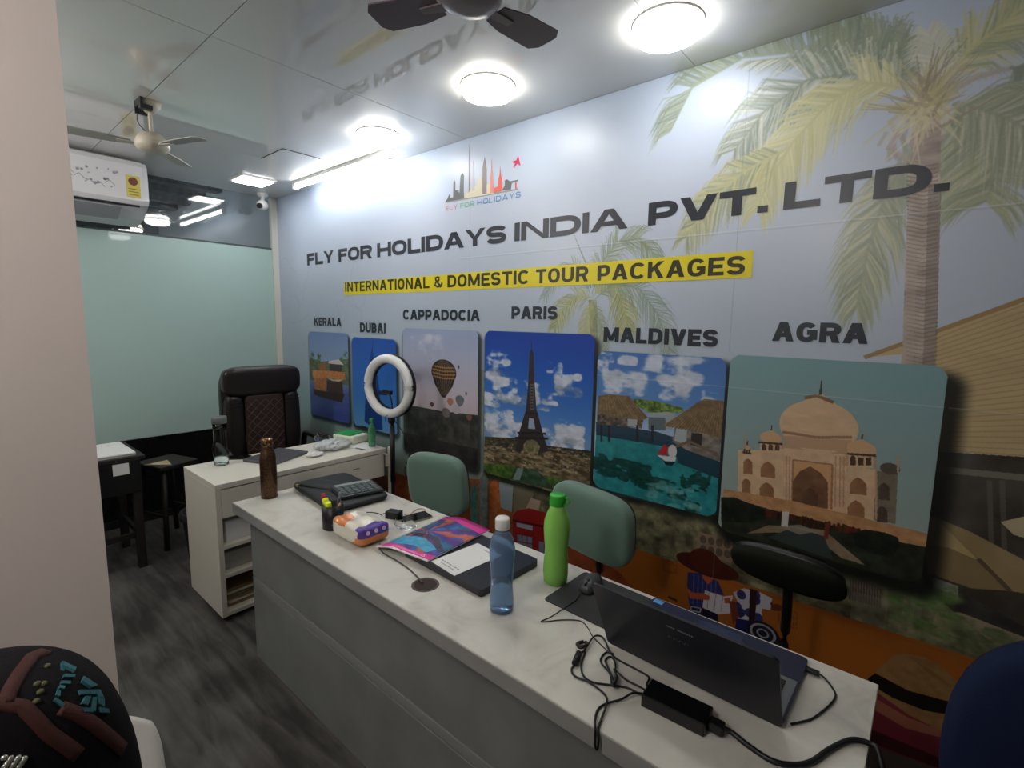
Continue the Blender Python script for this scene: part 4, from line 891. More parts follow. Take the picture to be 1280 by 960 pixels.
BAN = obj('banner', G().prism([(bx0, zb0), (bx1, zb0b), (bx1, zb1b), (bx0, zb1)], 0.0030, 0.0042, Mxz), mat('yellow print', hexc(222, 206, 34), 0.4), MU)
print('banner z', zb0, zb1, zb0b, zb1b)
ib = mat('ink on yellow', hexc(48, 46, 22), 0.4)
za = W(432, 365.5)[1]; zc = W(432, 352.5)[1]; zt = (zb0 + zb0b) / 2
z0_ = 0.5 * (W(432, 365)[1] + W(930, 343)[1]); z1_ = 0.5 * (W(432, 353.5)[1] + W(930, 318.5)[1])
for txt, xa, xb in (('INTERNATIONAL', 432, 537.5), ('&', 543, 553.5), ('DOMESTIC', 560, 662.5), ('TOUR', 670.5, 736), ('PACKAGES', 747.5, 932)):
    ya = 360 - (xa - 432) * 0.058; yb = 360 - (xb - 432) * 0.058
    word(txt, (xa, ya), (xb, yb), z0_, z1_, ib, 'b', BAN)
for txt, xa, xb, yt, yb in (('KERALA', 393.4, 427.2, 397, 407.5), ('DUBAI', 450.6, 482.8, 403.5, 416), ('CAPPADOCIA', 504.4, 600.6, 387, 400.4), ('PARIS', 640, 697.5, 383, 399), ('MALDIVES', 755, 898, 410.5, 430.5), ('AGRA', 966, 1086, 403.2, 428)):
    xm = (xa + xb) / 2
    word(txt, (xa, (yt + yb) / 2), (xb, (yt + yb) / 2), W(xm, yb)[1], W(xm, yt)[1], ink2, 'c', label='caption ' + txt)
# logo: city skyline with a small plane over coloured letters
LG = obj('logo', G().prism([(W(557.3, 253.4)[0], W(557.3, 253.4)[1] - .004), (W(648, 236.5)[0], W(648, 236.5)[1] - .004), (W(648, 236.5)[0], W(648, 236.5)[1] + .004), (W(557.3, 253.4)[0], W(557.3, 253.4)[1] + .004)], 0.0030, 0.0040, Mxz), mat('logo grey', hexc(150, 150, 150), 0.4), MU)
L7 = lambda pts: Q(540, 180, 9.6, pts)
LD = [0.0]
def lg(pts, c_, nm='skyline'):
    LD[0] += 0.00006
    return obj(nm, G().prism(L7(pts), 0.0031, 0.0042 + LD[0], Mxz), c_, LG)
cb = mat('logo charcoal', hexc(96, 100, 100), 0.4); cc = mat('logo cream', hexc(212, 204, 180), 0.4); cd = mat('logo taupe', hexc(136, 124, 124), 0.4); cr = mat('logo red', hexc(222, 96, 84), 0.4); cp = mat('logo pink', hexc(224, 140, 134), 0.4)
lg([(162, 700), (190, 660), (215, 600), (222, 650), (260, 640), (262, 470), (275, 430), (285, 470), (285, 560), (320, 550), (335, 600), (345, 420), (350, 380), (370, 345), (388, 380), (385, 560), (390, 655)], cb)
lg([(445, 600), (447, 260), (455, 0), (463, 260), (465, 600)], cd)
lg([(390, 655), (420, 560), (440, 600), (480, 520), (540, 500), (560, 420), (600, 400), (620, 520), (700, 470), (750, 590), (745, 600)], cc)
lg([(610, 600), (612, 300), (622, 230), (637, 160), (650, 230), (660, 300), (662, 600)], cd)
lg([(485, 560), (490, 300), (500, 200), (510, 300), (515, 560)], mat('logo blue grey', hexc(176, 184, 198), 0.4))
lg([(700, 590), (702, 420), (715, 330), (722, 180), (730, 330), (738, 420), (745, 590)], cp)
lg([(745, 585), (750, 530), (800, 510), (803, 420), (815, 380), (825, 270), (833, 380), (848, 420), (852, 560)], cr)
lg([(850, 555), (880, 500), (880, 440), (905, 425), (940, 450), (1035, 432), (1035, 446), (960, 470), (950, 545)], cb)
lg([(1002, 462), (1018, 460), (1018, 540), (1004, 543)], cr)
lg([(960, 215), (1020, 195), (1040, 140), (1050, 180), (1068, 265), (1030, 240), (1000, 270), (990, 298), (980, 270), (1005, 240)], mat('plane red', hexc(206, 58, 96), 0.4), 'plane')
lcol = {'FLY': mat('logo rose', hexc(196, 120, 140), 0.4), 'FOR': mat('logo green', hexc(120, 184, 150), 0.4), 'HOLIDAYS': mat('logo blue', hexc(84, 140, 200), 0.4)}
zl0 = W(604, 256)[1]; 
zl0 = 0.5 * (W(557.7, 263.5)[1] + W(651, 247.5)[1]); zl1 = 0.5 * (W(557.7, 257)[1] + W(651, 240.5)[1])
for txt, xa, xb in (('FLY', 557.7, 572.5), ('FOR', 576, 593.6), ('HOLIDAYS', 597.3, 651.5)):
    word(txt, (xa, 262 - (xa - 557) * .17), (xb, 262 - (xb - 557) * .17), zl0, zl1, lcol[txt], 'l', LG)
# ------------------------------------------------------------------ furniture
DT = 0.75
def marble():
    m = mat('pale marble laminate', hexc(198, 196, 188), 0.28, spec=0.5)
    nt = m.node_tree; b = nt.nodes['Principled BSDF']; tc = nt.nodes.new('ShaderNodeTexCoord')
    n = nt.nodes.new('ShaderNodeTexNoise'); n.inputs['Scale'].default_value = 5; n.inputs['Detail'].default_value = 9; n.inputs['Distortion'].default_value = 1.5
    nt.links.new(tc.outputs['Object'], n.inputs['Vector'])
    r = nt.nodes.new('ShaderNodeValToRGB'); e = r.color_ramp.elements
    e[0].position = 0.30; e[0].color = hexc(172, 170, 163); e[1].position = 0.56; e[1].color = hexc(202, 200, 192)
    x = e.new(0.44); x.color = hexc(194, 191, 183)
    nt.links.new(n.outputs['Fac'], r.inputs[0]); nt.links.new(r.outputs[0], b.inputs['Base Color']); return m
marb = marble()
grey_lam = mat('grey stone laminate', hexc(120, 122, 120), 0.40, spec=0.45, noise=(4, 0.16, (1, 1, 1)))
edge_lam = mat('grey edge laminate', hexc(142, 142, 140), 0.4, noise=(6, 0.1, (1, 1, 1)))
black = mat('black plastic', hexc(20, 20, 22), 0.4); blackr = mat('matt black rubber', hexc(26, 27, 28), 0.6); dkm = mat('black metal', hexc(18, 18, 20), 0.35)
t = thing('reception_desk', 'long grey reception desk with pale marble top in front of the mural', 'desk', (-1.2, 1.12, 0))
D0, D1, DF, DB = -1.185, 1.175, -0.278, 0.286
top = obj('desktop', G().box(D0, D1, DF + 0.003, DB, 0.705, DT, 0.002), marb, t)
obj('edge_band', G().box(D0 - 0.001, D1, DF, DF + 0.003, 0.703, DT - 0.003), edge_lam, t); obj('edge_band', G().box(D0 - 0.004, D0, DF, DB, 0.703, DT - 0.003), edge_lam, t)
obj('front_panel', G().box(D0 + 0.07, D1 - 0.03, DF + 0.045, DF + 0.063, 0.408, 0.705, 0.002), grey_lam, t)
obj('front_panel', G().box(D0 + 0.07, D1 - 0.03, DF + 0.045, DF + 0.063, 0.366, 0.402, 0.002), mat('light groove laminate', hexc(130, 131, 129), 0.4), t)
obj('front_panel', G().box(D0 + 0.07, D1 - 0.03, DF + 0.045, DF + 0.063, 0.0, 0.360, 0.002), grey_lam, t)
obj('side_panel', G().box(D0 + 0.07, D0 + 0.09, DF + 0.0635, DB - 0.06, 0, 0.705), grey_lam, t)
obj('side_panel', G().box(D1 - 0.05, D1 - 0.03, DF + 0.0635, DB - 0.06, 0, 0.705), grey_lam, t)
obj('inner_rail', G().box(D0 + 0.09, D1 - 0.05, DF + 0.064, DF + 0.070, 0.0, 0.705), black, t)
gr = obj('cable_grommet', G().lathe([(0.036, 0.0), (0.038, 0.0008), (0.044, 0.0008), (0.045, 0.0)], (0.022, -0.147, DT + 0.0001), 28, cap=False), mat('brown grommet', hexc(70, 58, 52), 0.4), t)
obj('grommet_hole_shade', G().cyl((0.022, -0.147, DT + 0.0002), (0.022, -0.147, DT + 0.0006), 0.0365, seg=28), mat('hole shade', hexc(48, 30, 26), 0.7), gr)  # flat dark disc, stands in for the shade inside the grommet hole
# white writing desk with open pedestal
whm = mat('white melamine', hexc(216, 212, 200), 0.38); gapm = mat('shadow joint', hexc(90, 88, 82), 0.7)
t = thing('writing_desk', 'white writing desk with open shelves at its near end, behind the copper bottle', 'desk', (-2.93, 1.39, 0))
X0, X1, Y0, Y1 = -0.235, 0.235, -0.515, 0.515
obj('desktop', G().box(X0, X1, Y0, Y1, 0.722, DT, 0.002), whm, t)
obj('end_panel', G().box(X0, X1, Y0, Y0 + 0.025, 0.03, 0.7215, 0.001), whm, t)
obj('back_panel', G().box(X0 + 0.002, X0 + 0.018, Y0 + 0.026, Y1 - 0.02, 0.10, 0.7215), whm, t)
obj('pedestal_side', G().box(X0 + 0.02, X1 - 0.002, Y0 + 0.29, Y0 + 0.31, 0.03, 0.56), whm, t)
for z in (0.030, 0.240, 0.398): obj('shelf', G().box(X0 + 0.02, X1 - 0.004, Y0 + 0.0255, Y0 + 0.2895, z, z + 0.020), whm, t)
dr = obj('drawer_front', G().box(X1 - 0.018, X1, Y0 + 0.026, Y1 - 0.02, 0.566, 0.716, 0.0015), whm, t)
obj('keyhole', G().box(X1 + 0.0003, X1 + 0.002, 0.262, 0.312, 0.655, 0.661), mat('dull metal', hexc(150, 148, 140), 0.4, metal=0.6), dr)
obj('drawer_box', G().box(X0 + 0.02, X1 - 0.019, Y0 + 0.03, Y1 - 0.03, 0.566, 0.60), whm, t)
obj('leg', G().box(X1 - 0.03, X1 + 0.005, Y1 + 0.028, Y1 + 0.056, 0, 0.749, 0.004), whm, t); obj('leg', G().box(X0, X0 + 0.03, Y1 - 0.03, Y1 - 0.002, 0, 0.7215, 0.003), whm, t)
obj('end_stretcher', G().box(X0 + 0.01, X1 - 0.01, Y1 + 0.000, Y1 + 0.028, 0.62, 0.70), whm, t)
# things on the pedestal shelves
pap = mat('white paper', hexc(222, 222, 220), 0.6); craft = mat('brown card', hexc(140, 112, 78), 0.7); cream_p = mat('cream paper', hexc(196, 190, 172), 0.7)
tag(obj('paper_ream', G().box(-0.16, 0.16, -0.10, 0.10, 0, 0.115, 0.004), pap, loc=(-2.90, 1.02, 0.418), rot=(0, 0, 0.04)), 'white paper ream on the top shelf of the white writing desk', 'paper')
tag(obj('file_box', G().box(-0.15, 0.15, -0.105, 0.10, 0, 0.095, 0.003), mat('grey board', hexc(170, 168, 160), 0.6), loc=(-2.90, 1.02, 0.260)), 'pale grey file box on the middle shelf of the white writing desk', 'box')
t = thing('file_stack', 'brown bundle of files and loose papers on the lowest shelf of the white desk', 'files', (-2.90, 1.02, 0.050))
for k in range(6):
    obj('file', G().box(-0.15, 0.15, -0.10, 0.10, 0.017 * k, 0.017 * k + 0.013, 0.002).xf(Matrix.Rotation(0.05 * math.sin(k * 2.3), 4, 'Z')), (craft, cream_p, craft, mat('olive file', hexc(110, 104, 76), 0.7), cream_p, craft)[k], t)
# office chairs
def quilt(w, h, M, m, parent, name, d=0.012):
    pass
def task_chair(loc, rz, label, fab, w, h, tilt, zc, group=None, seat=True, post_m=None, nm='office_chair', ydep=0.045, lean=0.0, rnd=0.5):
    t = thing(nm, label, 'chair', (loc[0], loc[1], 0), rz, group)
    M = Matrix.Translation((0, 0, zc)) @ Matrix.Rotation(lean, 4, 'Y') @ Matrix.Rotation(tilt, 4, 'X')
    b = obj('backrest', G().sell((0, 0, 0), (w / 2, ydep, h / 2), (rnd, rnd), 40, 24, M), fab, t)
    obj('back_shell', G().sell((0, 0.022, 0), (w / 2 * 0.97, ydep * 0.75, h / 2 * 0.97), (rnd, rnd), 32, 16, M), black, b)
    zs_ = 0.46
    obj('seat', G().sell((0, -0.26, zs_), (0.23, 0.22, 0.045), (0.5, 0.45), 36, 14), fab, t)
    obj('back_post', G().tube([(0, 0.035, zc - h * 0.18), (0, 0.06, zc - h * 0.5), (0, 0.07, zs_ + 0.06), (0, 0.02, zs_ - 0.045), (0, -0.16, zs_ - 0.06)], 0.016, 8, res=4), post_m or dkm, t)
    obj('gas_lift', G().cyl((0, -0.26, 0.10), (0, -0.26, zs_ - 0.045), 0.024), dkm, t)
    for k in range(5):
        a = k * 2 * math.pi / 5 + 0.3; e = (0.27 * math.cos(a), -0.26 + 0.27 * math.sin(a))
        l = obj('leg', G().tube([(0, -0.26, 0.11), (e[0], e[1], 0.07)], [0.022, 0.014], 8), black, t)
        obj('caster', G().cyl((e[0] - 0.018, e[1], 0.027), (e[0] + 0.018, e[1], 0.027), 0.027, seg=14), black, l)
    return t
sage = mat('sage green fabric', hexc(96, 124, 112), 0.85, sheen=0.3, bump=(260, 0.25))
task_chair((-1.955, 1.70), 0.10, 'sage green office chair behind the desk, beside the ring light', sage, 0.405, 0.325, 0.06, 0.730, 'green office chairs behind the desk', post_m=mat('teal post', hexc(60, 96, 92), 0.4), lean=-0.05)
task_chair((-1.005, 1.70), -0.12, 'sage green office chair behind the green bottle', sage, 0.40, 0.295, 0.10, 0.785, 'green office chairs behind the desk', lean=0.04)
olive_f = mat('dark olive fabric', hexc(28, 30, 24), 0.95, spec=0.15, bump=(260, 0.2))
task_chair((-0.30, 1.74), -0.05, 'dark olive chair with low oval back behind the open laptop', olive_f, 0.34, 0.19, 0.70, 0.805, ydep=0.032, rnd=0.75)
navy = mat('navy blue fabric', hexc(22, 32, 60), 0.9, spec=0.2, bump=(240, 0.25))
t = thing('executive_chair', 'navy blue high-back chair at the right edge of the view', 'chair', (0.350, 1.36, 0), 0.25)
obj('backrest', G().sell((0, 0, 0.80), (0.285, 0.06, 0.27), (0.75, 0.7), 48, 28, Matrix.Rotation(0.06, 4, 'X')), navy, t)
obj('back_shell', G().sell((0, 0.035, 0.80), (0.27, 0.05, 0.25), (0.75, 0.7), 32, 16, Matrix.Rotation(0.06, 4, 'X')), black, t)
obj('seat', G().sell((0, -0.27, 0.46), (0.25, 0.25, 0.055), (0.5, 0.5), 36, 14), navy, t)
obj('back_post', G().box(-0.04, 0.04, 0.0, 0.03, 0.40, 0.62, 0.006), black, t)
obj('gas_lift', G().cyl((0, -0.25, 0.10), (0, -0.25, 0.41), 0.026), dkm, t)
for k in range(5):
    a = k * 2 * math.pi / 5; e = (0.28 * math.cos(a), -0.25 + 0.28 * math.sin(a)); l = obj('leg', G().tube([(0, -0.25, 0.12), (e[0], e[1], 0.07)], [0.026, 0.016], 8), black, t)
    obj('caster', G().cyl((e[0] - 0.02, e[1], 0.028), (e[0] + 0.02, e[1], 0.028), 0.028, seg=14), black, l)
# brown leather executive chair at the far end, facing the room
lea = mat('dark brown leather', hexc(50, 36, 34), 0.38, spec=0.5, bump=(90, 0.2)); leb = mat('black leather', hexc(30, 24, 25), 0.33, spec=0.5, bump=(90, 0.2))
t = thing('leather_chair', 'dark brown leather office chair with quilted back behind the white writing desk', 'chair', (-3.70, 1.535, 0), -0.06)
R90 = Matrix.Rotation(math.pi / 2, 4, 'Z')
obj('back_shell', G().sell((0, 0.02, 0.87), (0.262, 0.05, 0.36), (0.3, 0.3), 40, 24, R90), leb, t)
obj('headrest', G().sell((0, -0.045, 1.145), (0.262, 0.055, 0.105), (0.45, 0.35), 40, 18, R90), leb, t)
for s_ in (-1, 1):
    obj('side_bolster', G().sell((s_ * 0.195, -0.040, 0.83), (0.062, 0.05, 0.23), (0.5, 0.6), 20, 20, R90), leb, t)
    for k in range(3): obj('seam', G().box(s_ * 0.195 - 0.05, s_ * 0.195 + 0.05, -0.0905, -0.086, 0.98 + k * 0.022, 0.983 + k * 0.022, M=R90), black, t)
    ar = obj('armrest', G().tube([(s_ * 0.29, 0.0, 0.52), (s_ * 0.31, 0.0, 0.68), (s_ * 0.31, -0.05, 0.715), (s_ * 0.31, -0.27, 0.705), (s_ * 0.30, -0.32, 0.66), (s_ * 0.27, -0.33, 0.50)], 0.022, 8, res=4).xf(R90), leb, t)
qp = obj('quilted_panel', G().sell((0, -0.045, 0.83), (0.135, 0.042, 0.225), (0.25, 0.25), 30, 20, R90), lea, t)
g = G()
for k in range(-7, 8):
    for sg in (-1, 1):
        pts = []
        for j in range(13):
            x = -0.125 + 0.25 * j / 12; z = 0.83 + k * 0.062 + sg * x
            if 0.625 < z < 1.035: pts.append((x, -0.0885 , z))
        if len(pts) > 1: g.tube(pts, 0.0022, 4)
obj('stitching', g.xf(R90), mat('brown stitch', hexc(86, 66, 60), 0.5), qp)
obj('seat', G().sell((0, -0.27, 0.49), (0.25, 0.26, 0.065), (0.5, 0.45), 36, 14, R90), leb, t)
obj('gas_lift', G().cyl((0.27, 0, 0.10), (0.27, 0, 0.43), 0.026), dkm, t)
for k in range(5):
    a = k * 2 * math.pi / 5; e = (0.27 + 0.29 * math.cos(a), 0.29 * math.sin(a)); l = obj('leg', G().tube([(0.27, 0, 0.12), (e[0], e[1], 0.07)], [0.026, 0.016], 8), dkm, t)
    obj('caster', G().cyl((e[0] - 0.02, e[1], 0.028), (e[0] + 0.02, e[1], 0.028), 0.028, seg=14), black, l)
# dark side table with papers at far left
wd = mat('dark stained wood', hexc(30, 25, 24), 0.6, noise=(4, 0.3, (1, 1, 6)))
t = thing('side_table', 'dark wooden side table against the left partition with papers on top', 'table', (-3.92, 0.45, 0))
obj('tabletop', G().box(-0.26, 0.225, -0.40, 0.37, 0.705, 0.728, 0.003), wd, t)
dw = obj('drawer', G().box(0.205, 0.220, -0.38, 0.345, 0.50, 0.704, 0.003), mat('black lacquer', hexc(18, 18, 20), 0.35), t)
obj('paper_tag', G().box(0.2203, 0.2212, 0.205, 0.285, 0.625, 0.695), pap, dw)
obj('apron', G().box(-0.24, 0.204, 0.33, 0.345, 0.55, 0.704), wd, t)
for (x, y) in ((0.19, 0.32), (-0.22, 0.32), (0.19, -0.36), (-0.22, -0.36)): obj('leg', G().box(x - 0.022, x + 0.022, y - 0.022, y + 0.022, 0, 0.704, 0.003), wd, t)
obj('stretcher', G().box(-0.198, 0.168, 0.31, 0.33, 0.20, 0.235), wd, t); obj('stretcher', G().box(0.18, 0.20, -0.338, 0.298, 0.20, 0.235), wd, t)
t = thing('paper_stack', 'white stack of papers lying on the dark side table', 'papers', (-3.93, 0.50, 0.7285))
for k in range(5): obj('sheet', G().box(-0.19, 0.20, -0.30, 0.28, k * 0.004, k * 0.004 + 0.003).xf(Matrix.Rotation(0.02 * math.sin(k * 1.7), 4, 'Z')), pap, t)
# dark stool next to it
t = thing('wooden_stool', 'dark wooden stool beside the side table, low in the shade', 'stool', (-4.05, 1.02, 0), 0.3)
obj('seat', G().box(-0.15, 0.15, -0.13, 0.13, 0.55, 0.58, 0.006), wd, t)
for sx in (-1, 1):
    for sy in (-1, 1): obj('leg', G().tube([(sx * 0.11, sy * 0.09, 0.55), (sx * 0.15, sy * 0.13, 0.0)], 0.017, 6), wd, t)
for sy in (-1, 1): obj('stretcher', G().tube([(-0.13, sy * 0.105, 0.22), (0.13, sy * 0.105, 0.22)], 0.010, 6), wd, t)
tag(obj('card_triangle', G().prism([(-0.05, -0.07), (0.10, 0.02), (-0.03, 0.075)], 0, 0.004), mat('tan card', hexc(176, 158, 124), 0.7), loc=(-3.99, 0.96, 0.581), rot=(0, 0, 0.3)), 'small tan triangular card on the dark stool', 'card')
t = thing('waste_bin', 'black waste bin on the floor between the stool and the white desk', 'bin', (-3.62, 1.10, 0))
obj('body', G().lathe([(0.10, 0), (0.125, 0.30), (0.130, 0.30), (0.130, 0.31), (0.118, 0.31), (0.095, 0.02), (0.001, 0.015)], cap=False), blackr, t)
obj('bin_liner', G().lathe([(0.119, 0.29), (0.124, 0.316), (0.136, 0.316), (0.139, 0.27)], cap=False), mat('dark liner', hexc(34, 34, 40), 0.3), t)
# ring light on its stand
t = thing('ring_light', 'white ring light on a black stand with phone clamp beside the green chair', 'lamp', (-2.594, 1.86, 0))
Mr = Matrix.Translation((0, 0, 1.177)) @ Matrix.Rotation(math.radians(10), 4, 'Z')
ringp = lambda r, y, n=64: [tuple(Mr @ Vector((r * math.cos(2 * math.pi * i / n), y, r * math.sin(2 * math.pi * i / n)))) for i in range(n)]
obj('diffuser_ring', G().tube(ringp(0.173, -0.006), 0.029, 14, True), mat('ring diffuser', hexc(222, 224, 224), 0.35), t)
g = G(); n_ = 64
for (ra, rb, ya, yb) in ((0.142, 0.204, 0.024, 0.024), (0.204, 0.204, 0.024, -0.002), (0.142, 0.142, 0.024, -0.002)):
    for i in range(n_):
        c0 = (math.cos(2 * math.pi * i / n_), math.sin(2 * math.pi * i / n_)); c1 = (math.cos(2 * math.pi * (i + 1) / n_), math.sin(2 * math.pi * (i + 1) / n_))
        g.quad(Mr @ Vector((ra * c0[0], ya, ra * c0[1])), Mr @ Vector((rb * c0[0], yb, rb * c0[1])), Mr @ Vector((rb * c1[0], yb, rb * c1[1])), Mr @ Vector((ra * c1[0], ya, ra * c1[1])))
obj('back_ring', g, black, t)
obj('pole', G().cyl((0, 0.02, 0.06), (0, 0.02, 0.965), 0.012, seg=12), dkm, t)
obj('pole_sleeve', G().cyl((0, 0.02, 0.55), (0, 0.02, 0.92), 0.016, seg=12), black, t)
obj('joint', G().sell((0, 0.015, 0.955), (0.022, 0.022, 0.026), (0.8, 0.8), 16, 10), black, t)
cl = obj('phone_clamp', G().box(-0.055, 0.03, -0.012, 0.006, 1.125, 1.15, 0.003), black, t)
obj('gooseneck', G().tube([(0, 0.01, 0.965), (0.03, 0.0, 1.03), (0.03, -0.005, 1.09), (0.0, 0, 1.135)], 0.005, 6, res=4), black, cl)
obj('power_cable', G().tube([(0.0, -0.03, 0.955), (0.01, -0.04, 0.985), (0.03, -0.035, 1.0)], 0.002, 5, res=4), black, t)
obj('power_cable', G().tube([(0.02, 0.03, 0.95), (0.09, 0.05, 0.86), (0.12, 0.06, 0.74), (0.07, 0.06, 0.62), (0.14, 0.08, 0.50), (0.05, 0.06, 0.30)], 0.003, 5, res=5), black, t)
obj('hub', G().cyl((0, 0.02, 0.30), (0, 0.02, 0.34), 0.020, seg=12), black, t)
for k in range(3):
    a = k * 2.0944; e = (0.11 * math.cos(a), 0.02 + 0.11 * math.sin(a)); obj('leg', G().tube([(0, 0.02, 0.31), (e[0], e[1] , 0.008)], 0.007, 6), dkm, t)
# white moulded chair and patterned bag at the lower left, near the camera
wpc = mat('white moulded plastic', hexc(226, 224, 218), 0.35)
t = thing('plastic_chair', 'white plastic chair at the bottom left corner in front of the partition', 'chair', (-1.12, 0.035, 0), 0.0)
g = G(); n1, n2 = 20, 14; grid = []
for j in range(n2 + 1):
    v = j / n2; row = []
    for i in range(n1 + 1):
        u = -1 + 2 * i / n1; z = 0.46 + 0.34 * v - 0.07 * abs(u) ** 2.6 * v ** 2 ; wy = (0.205 + 0.02 * v) * (1 - 0.08 * v ** 6)
        row.append(g.b.verts.new((-0.05 - 0.08 * v + 0.045 * u * u, wy * u, z)))
    grid.append(row)
for j in range(n2):
    for i in range(n1): g.b.faces.new((grid[j][i], grid[j][i + 1], grid[j + 1][i + 1], grid[j + 1][i])).smooth = True
bk = obj('backrest', g, wpc, t); so = bk.modifiers.new('thick', 'SOLIDIFY'); so.thickness = 0.010
obj('seat', G().sell((0.17, 0, 0.45), (0.23, 0.215, 0.018), (0.6, 0.5), 36, 10), wpc, t)
for sx, sy in ((0.0, -1), (0.0, 1), (0.34, -1), (0.34, 1)): obj('leg', G().tube([(sx, sy * 0.17, 0.44), (sx * 1.12 - 0.02, sy * 0.20, 0.0)], [0.019, 0.014], 8), wpc, t)
# ------------------------------------------------------------------ things on the desks and chair
glassm = lambda n_, c_, r_=0.05, tr=1.0, ior=1.25: mat(n_, c_, r_, trans=tr, ior=ior)
